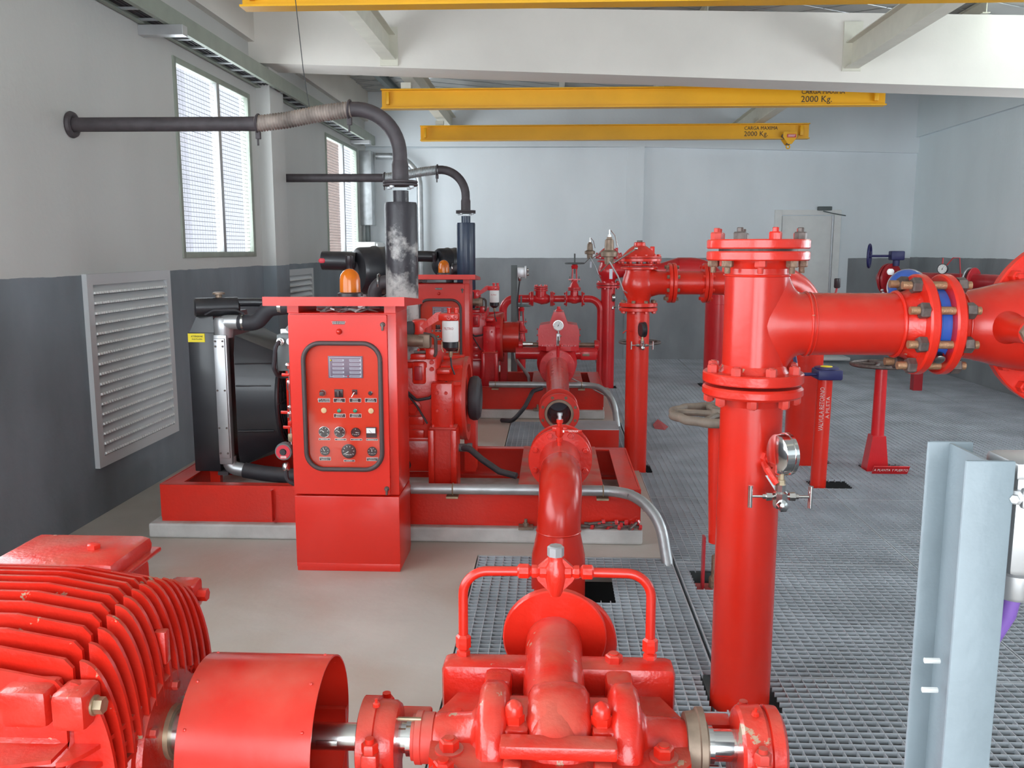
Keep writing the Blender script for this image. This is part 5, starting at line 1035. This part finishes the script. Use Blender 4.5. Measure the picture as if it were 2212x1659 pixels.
# ================================================================ MAIN RISER, TEE, VALVES (row 1)
MC = V((.693, 3.05, 0)); R8 = .106; RF = .170
r = thing('main_riser', 'thick bright red riser pipe in the foreground with bolted flange', 'pipe', MC)
MB().cyl(MC-Z_*.7, MC+Z_*1.09, R8, seg=48).build('pipe', 'red_smooth', r); flange(r, MC+Z_*1.103, Z_, RF, .036, 'red', bev=.008); bolts(r, MC+Z_*1.103, (0,0,-1), .145, 8, .019, .026, 'red_dusty', off=.2, stud=.004)
MB().lathe_open(MC+Z_*1.07, Z_, [(0,R8),(.02,R8+.006),(.035,R8+.012)], 40).build('weld_neck', 'red_cast', r)
t = thing('pipe_tee', 'thick bright red tee with a branch running right to the blue butterfly valve', 'pipe', MC+Z_*1.15)
flange(t, MC+Z_*1.15, Z_, RF, .036, 'red'); bolts(t, MC+Z_*1.186, Z_, .145, 8, .019, .026, 'red_dusty', off=.2, stud=.003)
MB().lathe_open(MC+Z_*1.184, Z_, [(0,R8+.014),(.008,R8+.010),(.02,R8+.004),(.026,R8)], 48).build('weld_seam', 'red_cast', t)
# tee body: merged cylinder and branch with a fillet (one mesh built by revolving with blend)
ZB = 1.350
def tee_mesh():
    mb = MB(); mb.cyl(MC+Z_*1.186, MC+Z_*1.545, R8, seg=56)
    # flared branch root that blends into the run
    c = MC+Z_*ZB; n = 40; rows = []
    for i in range(15):
        u = i/14; rows.append((u, []))
        for k in range(n):
            a = 2*PI*k/n; fl_ = (1-u)**2.6; rr_ = R8*(1 + .33*fl_); y = math.cos(a)*min(rr_, R8*1.0 if False else rr_); z = math.sin(a)*rr_*(1+.30*fl_)
            y = max(-R8*.985, min(R8*.985, y)) if u < .5 else math.cos(a)*rr_
            y = math.cos(a)*R8*(1 - .012*fl_); z = math.sin(a)*R8*(1+.60*(1-u)**3.0)
            xs = math.sqrt(max(R8*R8-y*y, 0)); x = xs*(1-u) + .165*u if True else 0
            rows[-1][1].append(V((c.x+max(x, xs*.98), c.y+y, c.z+z)))
    m0 = len(mb.v)
    for u, row in rows: mb.v += row
    for i in range(14):
        for k in range(n): k2 = (k+1) % n; mb.f.append((m0+i*n+k, m0+i*n+k2, m0+(i+1)*n+k2, m0+(i+1)*n+k))
    return mb
tee_mesh().build('tee_body', 'red_smooth', t, angle=70)
MB().cyl(MC+V((.16,0,ZB)), MC+V((.52,0,ZB)), R8, seg=48).build('branch_pipe', 'red_smooth', t)
for x in (.168,): MB().torus(MC+V((x,0,ZB)), X_, R8+.001, .0045, 56, 8).build('weld_seam', 'red_cast', t)
MB().torus(MC+V((.182,0,ZB)), X_, R8+.0005, .003, 56, 8).build('weld_seam', 'red_cast', t)
MB().torus(MC+Z_*1.515, Z_, R8+.001, .0045, 56, 8).build('weld_seam', 'red_cast', t)
MB().cyl(MC+Z_*1.52, MC+Z_*1.56, R8-.003, seg=48).build('upper_stub', 'red_smooth', t); MB().lathe(MC+Z_*1.535, Z_, [(0,R8-.002),(.018,R8+.010),(.03,R8+.012)], 48).build('neck', 'red', t)
flange(t, MC+Z_*1.565, Z_, RF, .031, 'red'); bolts(t, MC+Z_*1.565, (0,0,-1), .145, 8, .020, .022, 'rust_bolt', off=.15, stud=.02, mats=['rust_bolt','red_dusty','rust_bolt','red_dusty','rust_bolt','rust_bolt','red_dusty','rust_bolt'])
b = thing('blind_flange', 'red blind flange with rusty nuts closing the top of the main riser', 'flange', MC+Z_*1.605)
flange(b, MC+Z_*1.604, Z_, RF, .031, 'red', name='disc'); MB().cyl(MC+Z_*1.59, MC+Z_*1.61, .13, seg=40).build('gasket', 'dark_bolt', b)
bolts(b, MC+Z_*1.635, Z_, .145, 8, .021, .024, 'rust_bolt', off=.15, stud=.014, mats=['red','rust_bolt','dark_bolt','red_dusty','red_dusty','dark_bolt','red','dark_bolt'])
# weld flange at the tee branch end
BX0 = 1.217
MB().lathe_open((BX0-.06, MC.y, ZB), X_, [(0,R8+.0),(.03,R8+.006),(.055,R8+.018),(.062,R8+.02)], 48).build('weld_neck', 'red_cast', t); MB().torus((BX0-.055, MC.y, ZB), X_, R8+.002, .007, 60, 8).build('weld_seam', 'red_cast', t)
flange(t, (BX0, MC.y, ZB), X_, RF, .034, 'red', bev=.006)
bf = thing('butterfly_valve', 'blue butterfly valve clamped between two red flanges, gear box behind', 'valve', (BX0+.06, MC.y, ZB))
MB().cyl((BX0+.034, MC.y, ZB), (BX0+.084, MC.y, ZB), .128, seg=48).build('wafer_body', 'blue', bf); MB().lathe((BX0+.052, MC.y, ZB), X_, [(0,.130),(.028,.130)], 48).build('centre_band', 'blue', bf)
MB().lathe((BX0+.058, MC.y-.10, ZB-.095), (-.1,-.75,-.6), [(0,.018),(.02,.018),(.024,.012)], 16).build('bottom_plug', 'steel', bf)
gx = V((BX0+.105, 3.34, ZB+.135)); MB().cyl((BX0+.058, MC.y+.1, ZB+.08), (gx.x-.0, 3.3, gx.z-.03), .028).build('valve_neck', 'blue', bf)
MB().lathe(gx+V((0,.03,-.02)), (-.35,-.75,.35), [(-.03,.04),(-.02,.060),(0,.066),(.008,.066),(.02,.058),(.03,.04),(.034,.012)], 32).build('gear_housing', 'blue', bf); MB().torus(gx+V((0,.03,-.02)), (-.35,-.75,.35), .067, .004, 36, 8).build('housing_rim', 'alu', bf)
MB().lathe(gx+V((-.03,-.03,.0)), (-.35,-.75,.35), [(0,.012),(.02,.012),(.022,.007),(.03,.007)], 6).build('stop_bolt', 'bronze', bf); MB().tube([gx+V((-.06,.0,-.03)), gx+V((-.085,-.02,-.09))], .016, 10).build('input_shaft', 'blue', bf)
for k in range(6): tt = 1.9+.16*k; MB().sphere(gx+V((-.028,-.0,-.01))+V((-.065*math.sin(tt)*1.0-.012, 0, .07*math.cos(tt)+.0)), .006, 8).build('gear_tooth', 'alu', bf)
MB().sphere(gx+V((-.075,0,.035)), .013, 12).build('knob', 'white', bf)
# studs through both flanges
x, y, a_ = frame(X_)
for k in range(8):
    tt = PI/8+k*PI/4; p = V((BX0, MC.y, ZB)) + (x*math.cos(tt)+y*math.sin(tt))*.145
    o = MB(); o.cyl(p-X_*.058, p+X_*.166, .0135, seg=14); ob = o.build('threaded_stud', 'copper_stud', bf)
    MB().lathe(p-X_*.0, (-1,0,0), [(0,.0265),(.024,.0275),(.029,.023)], 6, start=.3).build('nut', 'dark_bolt', ob); MB().lathe(p+X_*.118, X_, [(0,.0265),(.026,.0275),(.031,.023)], 6, start=.3).build('nut', 'dark_bolt', ob)
cv = thing('main_check_valve', 'large bulging red valve body cut off by the right edge of the picture', 'valve', (1.55, MC.y, ZB))
flange(cv, (BX0+.084, MC.y, ZB), X_, RF, .034, 'red', bore=.0, bev=.006)
MB().lathe((BX0+.11, MC.y, ZB), X_, [(0,.118),(.02,.113),(.045,.112),(.08,.117),(.13,.128),(.19,.143),(.25,.156),(.33,.165),(.45,.17),(.6,.15),(.7,.12)], 48).build('body', 'red_smooth', cv); MB().torus((BX0+.155, MC.y, ZB), X_, .113, .004, 50, 8).build('weld_seam', 'red_cast', cv)
fr = V((.62, .0, .78)).normalized(); cc = V((1.60, MC.y, ZB))
cx_ = V((-.78, 0, .62))
# tilted cover ring, seen above and below the body
MB().lathe((1.79, MC.y+.05, ZB), Y_, [(0,.295),(.004,.30),(.034,.30),(.038,.295)], 48).build('cover_flange', 'red', cv); bolts(cv, (1.79, MC.y+.05, ZB), (0,-1,0), .272, 16, .022, .03, 'red', off=.15, stud=.02)
MB().tube([(1.66, MC.y, ZB), (1.80, MC.y+.02, ZB), (2.3, MC.y+.02, ZB)], .18, 32).build('outlet', 'red_smooth', cv)
st = V((-.18,-.96,.12)); sp_ = MB().lathe((1.485, MC.y-.11, ZB+.0), (.0,-1,-.02), [(0,.06),(.03,.046),(.09,.040),(.145,.040)], 30).build('side_port', 'red_smooth', cv); MB().lathe_open((1.485, MC.y-.255, ZB-.002), (.0,-1,-.02), [(0,.039),(.012,.037),(.012,.024),(-.05,.024)], 6).build('threaded_bush', 'bronze', sp_); MB().cyl((1.485, MC.y-.22, ZB-.002), (1.485, MC.y-.215, ZB-.002), .027).build('port_bottom', 'dark_bolt', sp_)
# gauge on the main riser
q = at(1690, 981, Y=2.86); g = manifold_gauge('chrome gauge on the main riser seen edge-on, with T-handled needle valves', q, 1.28, 'chrome'); MB().tube([V((MC.x+.03, MC.y-.09, q.z-.05)), q+V((-.04,.02,-.06)), q+V((-.012,.0,-.10))], .013, 8).build('tapping', 'red_cast', g); MB().lathe(V((MC.x+.04, MC.y-.095, q.z-.035)), (.3,-1,0), [(0,.03),(.02,.028),(.022,.02),(.05,.02)], 8).build('socket', 'red_cast', g)
MB().add([q+V((-.05,.01,-.075)), q+V((-.01,.01,-.075)), q+V((-.0,.01,-.15)), q+V((-.05,.012,-.075)), q+V((-.01,.012,-.075)), q+V((0,.012,-.15))], [(0,1,2),(5,4,3),(0,2,5,3),(1,0,3,4),(2,1,4,5)]).build('bracket', 'galv', g, smooth=False)
# ================================================================ FRONT STEEL POST WITH BOX (right edge)
r = thing('steel_post', 'weathered grey I-section steel post at the right front', 'post', (.49, 1.03, 0))
hx = .489; mb = MB(); t_ = .006
mb.box((hx-.0275, .978, -.3), (hx+.0275, .984, 1.368), .0028); mb.box((hx-.0275, 1.078, -.3), (hx+.0275, 1.084, 1.368), .0028); mb.box((hx-.002, .984, -.3), (hx+.002, 1.078, 1.366)); mb.build('i_section', 'grey_steel', r)
for z in (1.106, 1.068): MB().lathe((hx-.028, 1.03, z), (1,0,0), [(-.006,.0035),(.012,.0035)], 8).build('weld_stub', 'white', r)
jb = thing('junction_box', 'cast aluminium junction box at the right edge behind the grey post', 'box', (.58, 1.03, 1.25)); MB().box((.525, .99, 1.228), (.63, 1.07, 1.362), .008).build('body', 'alu', jb); MB().box((.52, .982, 1.345), (.64, 1.05, 1.364), .003).build('lid', 'alu', jb)
MB().lathe((.522, .985, 1.325), (-.5,-.8,0), [(-.01,.008),(.004,.009),(.006,.005),(.012,.005)], 6).build('cover_bolt', 'alu', jb); MB().box((.53,.985,1.31),(.60,1.0,1.335), .004).build('hinge_lug', 'alu', jb)
MB().lathe((.553, 1.03, 1.19), Z_, [(0,.020),(.004,.022),(.03,.022),(.034,.018),(.04,.018)], 14).build('cable_gland', 'alu', jb); MB().tube([(.553,1.03,1.195),(.551,1.035,1.165),(.543,1.045,1.135),(.534,1.055,1.10),(.532,1.06,1.0),(.534,1.06,.2)], .010, 12).build('purple_cable', 'purple', jb)
# ================================================================ FRONT PUMP
PY, PZ = 1.65, .62
sk = thing('pump_skid', 'low red steel frame under the foreground motor and pump', 'skid frame', (-.3, PY, 0))
MB().box((-1.6, PY-.32, .22), (.55, PY-.24, .30), .004).box((-1.6, PY+.24, .22), (.55, PY+.30, .30), .004).box((.47, PY-.32, .22), (.55, PY+.30, .30), .004).box((-.5, PY-.3, .22), (-.42, PY+.3, .30), .004).build('frame', 'red', sk, smooth=False)
for x in (-1.5, -.4, .48): MB().box((x-.03, PY-.3, 0), (x+.03, PY+.28, .22)).build('foot', 'red', sk, smooth=False)
p = thing('front_pump', 'bright red split-case pump filling the bottom centre foreground', 'pump', (.02, PY, .3))
cx = .018
mb = MB(); mb.prism([(-.25,-.10),(-.20,-.16),(-.10,-.20),(.10,-.20),(.20,-.16),(.25,-.10),(.26,.05),(.20,.20),(-.20,.20),(-.26,.05)], (cx, PY, PZ-.03), Z_, .05, (1,0,0)); mb.build('split_flange', 'red_cast', p, smooth=False)
def half(profile, name, m, seg=44): return MB().lathe((cx, PY, PZ), X_, profile, seg).build(name, m, p, angle=50)
RP = [(.055,.085),(.098,.085),(.104,.104),(.114,.114),(.146,.115),(.158,.103),(.164,.07),(.176,.054),(.235,.05),(.262,.046),(.27,.035)]
half([(-h_, r_) for h_, r_ in RP[::-1]], 'left_casing', 'red_cast'); half(RP, 'right_casing', 'red_cast')
half([(-.063,.08),(-.062,.092),(-.052,.106),(-.03,.115),(0,.118),(.03,.115),(.052,.106),(.062,.092),(.063,.08)], 'volute', 'red_cast')
# humps beside the volute
for s in (-1, 1):
    MB().box((cx+s*.13-.03, PY+.10, PZ-.02), (cx+s*.13+.03, PY+.18, PZ+.075), .012).build('bolt_pad', 'red_cast', p)
# suction chamber wall with flat top behind
MB().box((cx-.257, 1.80, PZ-.05), (cx-.02, 1.875, .702), .018).build('suction_chamber', 'red_cast', p); MB().box((cx+.02, 1.80, PZ-.05), (cx+.255, 1.875, .702), .018).build('suction_chamber', 'red_cast', p)
# discharge nozzle
zN = .672
MB().tube([(cx-.008, 1.56, .642), (cx-.008, 1.61, .664), (cx-.01, 1.8, zN+.004), (cx-.01, 1.99, zN+.004)], [.055,.064,.067,.066], 32).build('discharge_nozzle', 'red_cast', p)
flange(p, (cx-.008, 1.985, zN+.012), (0,1,.10), .124, .022, 'red', name='discharge_flange', bev=.003)
el = thing('pump_discharge_elbow', 'red flanged elbow going down behind the front pump flange', 'pipe', (cx, 2.12, 0)); flange(el, (cx+.02, 2.045, zN-.03), (0,1,0), .125, .022, 'red'); MB().tube(bend([(cx+.02, 2.06, zN-.03), (cx+.02, 2.19, zN-.03), (cx+.02, 2.19, -.5)], .12, 10), .084, 28).build('elbow', 'crimson', el)
bolts(el, (cx+.02, 2.067, zN-.03), Y_, .105, 8, .013, .014, 'red')
# top plate with lifting bosses and acorn nuts
MB().box((cx-.112, 1.505, .664), (cx+.108, 1.553, .692), .006).build('front_lug', 'red_cast', p)
for x in (-.088, .082):
    MB().box((cx+x-.02, 1.565, .62), (cx+x+.03, 1.63, .69), .01).build('nut_pad', 'red_cast', p)
    MB().lathe((cx+x, 1.597, .69), Z_, [(0,.0205),(.016,.0205)], 6).lathe((cx+x, 1.597, .706), Z_, [(0,.0175),(.012,.0175),(.021,.014),(.028,.006),(.0295,.0005)], 18).build('acorn_nut', 'red', p)
    MB().box((cx+x-.018, 1.50, .60), (cx+x+.018, 1.54, .655), .008).build('lower_boss', 'red_cast', p)
for x, y_ in ((.122, 1.837), (.195, 1.663), (.20, 1.567), (-.21, 1.676), (-.213, 1.574), (-.215, 1.50), (.203, 1.48)):
    zt = PZ+.02 if abs(x) > .18 else PZ+.075; MB().lathe((cx+x, y_, zt), Z_, [(0,.028),(.004,.028)], 20).build('washer', 'red_dusty', p); MB().lathe((cx+x, y_, zt+.004), Z_, [(0,.0195),(.017,.0195),(.020,.016)], 6).lathe((cx+x, y_, zt+.021), Z_, [(0,.0105),(.006,.0105)], 12).build('bolt', 'red_cast', p)
# seal and shaft ends, bearings
for s in (-1, 1):
    f = 1 if s > 0 else -1
    MB().lathe((cx+s*.262, PY, PZ), (s,0,0), [(-.01,.05 if s < 0 else .062),(.012,.05 if s < 0 else .066),(.014,.052 if s < 0 else .072),(.026,.052 if s < 0 else .072),(.028,.045),(.034,.045)], 28).build('gland_ring', 'bronze' if s > 0 else 'red_dusty', p)
    MB().lathe((cx+s*.285, PY, PZ), (s,0,0), [(0,.037),(.022,.037),(.023,.031),(.075,.031)], 28).build('shaft_sleeve', 'chrome', p)
    c0 = cx+s*.352; mb = MB()
    MB().lathe((c0, PY, PZ-.005), (s,0,0), [(0,.045),(.002,.076),(.008,.082),(.05,.084),(.052,.076),(.057,.076),(.059,.084),(.082,.082),(.09,.07),(.092,.02)] if s > 0 else [(-.03,.04),(-.028,.07),(-.02,.076),(.012,.078),(.014,.084),(.045,.084),(.048,.075),(.05,.03)], 32).build('bearing_housing', 'red_cast', p)
    c1 = cx+s*(.385 if s > 0 else .365); MB().box((c1-.024, PY-.115, PZ-.05), (c1+.024, PY+.105, PZ-.01), .012).build('bearing_ears', 'red_cast', p); MB().box((c1-.03, PY-.10, .30), (c1+.03, PY+.10, PZ-.04), .01).build('bearing_pedestal', 'red_cast', p)
    for dy, zz_ in ((-.092, -.01), (.085, .0)):
        MB().box((c1-.016, PY+dy-.016, PZ-.03), (c1+.016, PY+dy+.016, PZ+.022), .006).build('bolt_boss', 'red_cast', p); MB().lathe((c1, PY+dy, PZ+.022), Z_, [(0,.0165),(.016,.0165),(.019,.014)], 6).lathe((c1, PY+dy, PZ+.04), Z_, [(0,.009),(.010,.009)], 12).build('bolt', 'red' if s < 0 else 'red_dusty', p)
    MB().lathe((c1, PY-.02, PZ+.078), (0,-.2,1), [(0,.008),(.006,.007),(.008,.003),(.016,.003)], 8).build('grease_nipple', 'red', p)
    MB().box((cx+s*.27 if s > 0 else cx-.36, PY+.06, PZ-.06), (cx+.36 if s > 0 else cx-.27, PY+.11, PZ+.01), .006).build('bracket_arm', 'red_cast', p)
MB().box((cx-.34, PY-.02, PZ+.045), (cx-.275, PY-.012, PZ+.052), .002).build('gland_bar', 'brass', p)
MB().cyl((cx-.52, PY, PZ-.002), (cx-.34, PY, PZ-.002), .027, seg=24).build('shaft', 'steel', p); MB().box((cx-.49, PY-.03, PZ-.008), (cx-.445, PY-.026, PZ+.004), .003).build('key', 'steel', p)
MB().box((-.2, PY-.15, .29), (.24, PY+.17, .42), .02).build('pump_base', 'red_cast', p); MB().lathe((cx, PY, PZ), (0,0,-1), [(.02,.2),(.1,.19),(.25,.12)], 32).build('lower_casing', 'red_cast', p)
# flushing tubes and cross valve
fx = thing('flushing_line', 'red bent tubes joined by a brass-capped cross valve above the front pump', 'pipework', (.01, 1.86, .70))
zT = .898
for s, xt in ((-1, -.195), (1, .221)):
    MB().tube(bend([(xt, 1.855, .725), (xt, 1.86, zT-.002), (.01+s*.05, 1.86, zT)], .055, 10), .0108, 16).build('tube', 'red_smooth', fx)
    MB().lathe((xt, 1.855, .700), Z_, [(0,.015),(.012,.015),(.014,.011),(.02,.017),(.045,.017),(.05,.012)], 6).build('compression_nut', 'red', fx)
    MB().lathe((.01+s*.020, 1.86, zT), (s,0,0), [(0,.015),(.014,.015),(.016,.011),(.022,.015),(.032,.015),(.034,.011),(.04,.017),(.06,.017),(.064,.012)], 8).build('union', 'red', fx)
MB().lathe((.01, 1.86, zT-.055), Z_, [(0,.012),(.01,.017),(.025,.020),(.045,.024),(.065,.024),(.08,.017),(.092,.017)], 16).build('valve_body', 'red_cast', fx); MB().lathe((.01, 1.86, zT+.037), Z_, [(0,.0185),(.020,.0185),(.023,.015)], 8).build('top_cap', 'alu', fx)
MB().prism([(-.047,0),(-.038,-.012),(0,-.046),(.038,-.012),(.047,0),(.038,.02),(.012,.046),(-.012,.046),(-.038,.02)], (.01, 1.853, zT), (0,1,0), .014, (1,0,0)).build('web', 'red_cast', fx)
# ================================================================ COUPLING GUARD AND MOTOR (front)
r = thing('coupling_guard', 'bright red rolled sheet guard between the foreground motor and pump', 'guard', (-.58, PY, .3), 'coupling guards'); GR = .158
MB().lathe_open((-.705, PY, PZ), X_, [(0,GR-.003),(0,GR),(.258,GR),(.258,GR-.003),(0,GR-.003)], 64).build('shell', 'red_smooth', r)
for x in (-.69, -.465):
    for a in (.9, 1.5, 2.2, 2.8): MB().sphere((x, PY-GR*math.cos(a-.35), PZ+GR*math.sin(a-.35)), .0035, 8).build('rivet', 'red', r)
for y_ in (-GR+.005, GR-.02): MB().box((-.70, PY+y_, .30), (-.45, PY+y_+.015, PZ-.02)).build('side_skirt', 'red_smooth', r, smooth=False)
MB().lathe((-.60, PY, PZ), X_, [(0,.09),(.06,.09),(.062,.06),(.10,.06)], 32).build('coupling_half', 'dark_bolt', p)
mo = thing('electric_motor', 'bright red finned electric motor in the bottom left corner', 'motor', (-1.3, PY, .3)); MY, MZ, MX1 = PY, .60, -.86
MB().lathe((-1.9, MY, MZ), X_, [(0,.27),(1.02,.27),(1.06,.25),(1.10,.18),(1.115,.12)], 56).build('frame_barrel', 'red_cast', mo)
def env(v): return math.sqrt(max(.352**2 - v*v*.92, .27**2*0+.05))
nfin = 0
# upper fins: vertical plates following the barrel
def finprof_top(v, x0, x1, curved):
    zc_ = math.sqrt(max(.26**2 - v*v, 0)); e = env(v)
    return zc_, e
for k in range(-7, 7):
    v = k*.034+.010; core, e = finprof_top(v, 0, 0, 0)
    if e - core < .02: continue
    poly = [(-1.9, MZ+core-.01), (MX1+.0, MZ+core-.01), (MX1+.0, MZ+e-.045), (MX1-.015, MZ+e-.028), (MX1-.14, MZ+e-.006), (-1.9, MZ+e)]
    MB().prism(poly, (0, MY+v+.0035, 0), (0,-1,0), .0075, (1,0,0)).build('cooling_fin', 'red_cast', mo, smooth=False)
    # end shield fin with rounded shoulder
    x0 = MX1+.014; x1 = -.775; top = MZ+e-.03; bot = MZ + max(core*.35, .11 if abs(v) < .12 else .0)
    pl = [(x0, bot), (x0, top)]
    for i in range(1, 11): tt = PI/2*i/10; pl.append((x0+(x1-x0)*math.sin(tt), bot+(top-bot)*math.cos(tt)))
    MB().prism(pl, (0, MY+v+.0035, 0), (0,-1,0), .0085, (1,0,0)).build('shield_fin', 'red_cast', mo, angle=30)
# side fins: horizontal plates on the camera side and the far side
for s in (-1, 1):
    for k in range(-6, 4):
        v = k*.034+.02; core = math.sqrt(max(.26**2 - v*v, 0)); e = env(v)*.98
        poly = [(-1.9, core-.01), (MX1, core-.01), (MX1, e-.04), (MX1-.12, e-.006), (-1.9, e)]
        MB().prism([(a, b_*s) for a, b_ in poly], (0, MY, MZ+v), Z_, .0075, (1,0,0)).build('cooling_fin', 'red_cast', mo, smooth=False)
        x0 = MX1+.014; x1 = -.785; pl = [(x0, .12*s), (x0, (e-.03)*s)]
        for i in range(1, 11): tt = PI/2*i/10; pl.append((x0+(x1-x0)*math.sin(tt), (.12+(e-.15)*math.cos(tt))*s))
        MB().prism(pl, (0, MY, MZ+v), Z_, .0085, (1,0,0)).build('shield_fin', 'red_cast', mo, angle=30)
# lifting / clamping lug with bolt
lg = MB().box((MX1-.10, MY-.27, MZ+.175), (MX1-.012, MY-.20, MZ+.245), .012).build('clamp_lug', 'red_cast', mo); MB().box((MX1-.006, MY-.27, MZ+.17), (MX1+.055, MY-.20, MZ+.24), .012).build('clamp_lug', 'red_cast', mo)
MB().lathe((MX1+.055, MY-.235, MZ+.205), X_, [(0,.018),(.004,.018)], 18).lathe((MX1+.058, MY-.235, MZ+.205), X_, [(0,.015),(.016,.015)], 6).build('lug_bolt', 'brass', mo)
MB().box((MX1-.03, MY+.24, MZ+.17), (MX1+.04, MY+.30, MZ+.24), .012).build('clamp_lug', 'red_cast', mo); MB().lathe((MX1+.04, MY+.27, MZ+.205), X_, [(0,.015),(.02,.015)], 6).build('lug_bolt', 'red', mo)
MB().box((-.80, MY-.012, MZ+.17), (-.775, MY+.012, MZ+.24), .004).build('grease_fitting', 'red_cast', mo)
MB().lathe((-.80, MY, MZ+.0), X_, [(-.03,.17),(0,.165),(.012,.16),(.014,.145),(.024,.14),(.026,.06)], 48).build('bearing_cover', 'red_cast', mo); bolts(mo, (-.776, MY, MZ), X_, .115, 6, .010, .012, 'red_dusty', off=.4)
MB().cyl((-.79, MY, PZ), (-.58, MY, PZ), .045, seg=28).build('shaft', 'steel', mo); MB().lathe((-.776, MY, PZ), X_, [(0,.055),(.012,.055)], 32).build('shaft_seal', 'brass', mo)
MB().box((-1.8, MY-.25, .30), (-.95, MY+.25, .42), .01).build('motor_feet', 'red_cast', mo)
# terminal box behind the motor
tz = .955
mb = MB(); base = [(-1.20, 1.80), (-.90, 1.80), (-.90, 2.05), (-1.20, 2.05)]
tb = MB().box((-1.215, 1.77, .72), (-.945, 1.965, .895), .03).build('terminal_box', 'red_cast', mo)
MB().box((-1.235, 1.755, .888), (-.93, 1.98, .90), .005).build('lid_rim', 'red', mo)
MB().box((-1.225, 1.765, .885), (-.94, 1.97, .935), .022).build('terminal_lid', 'red_cast', mo)
MB().lathe((-1.03, 1.86, .934), Z_, [(0,.015),(.010,.015),(.012,.012)], 6).build('lid_bolt', 'red', mo)
# ---------------------------------------------------------------- end
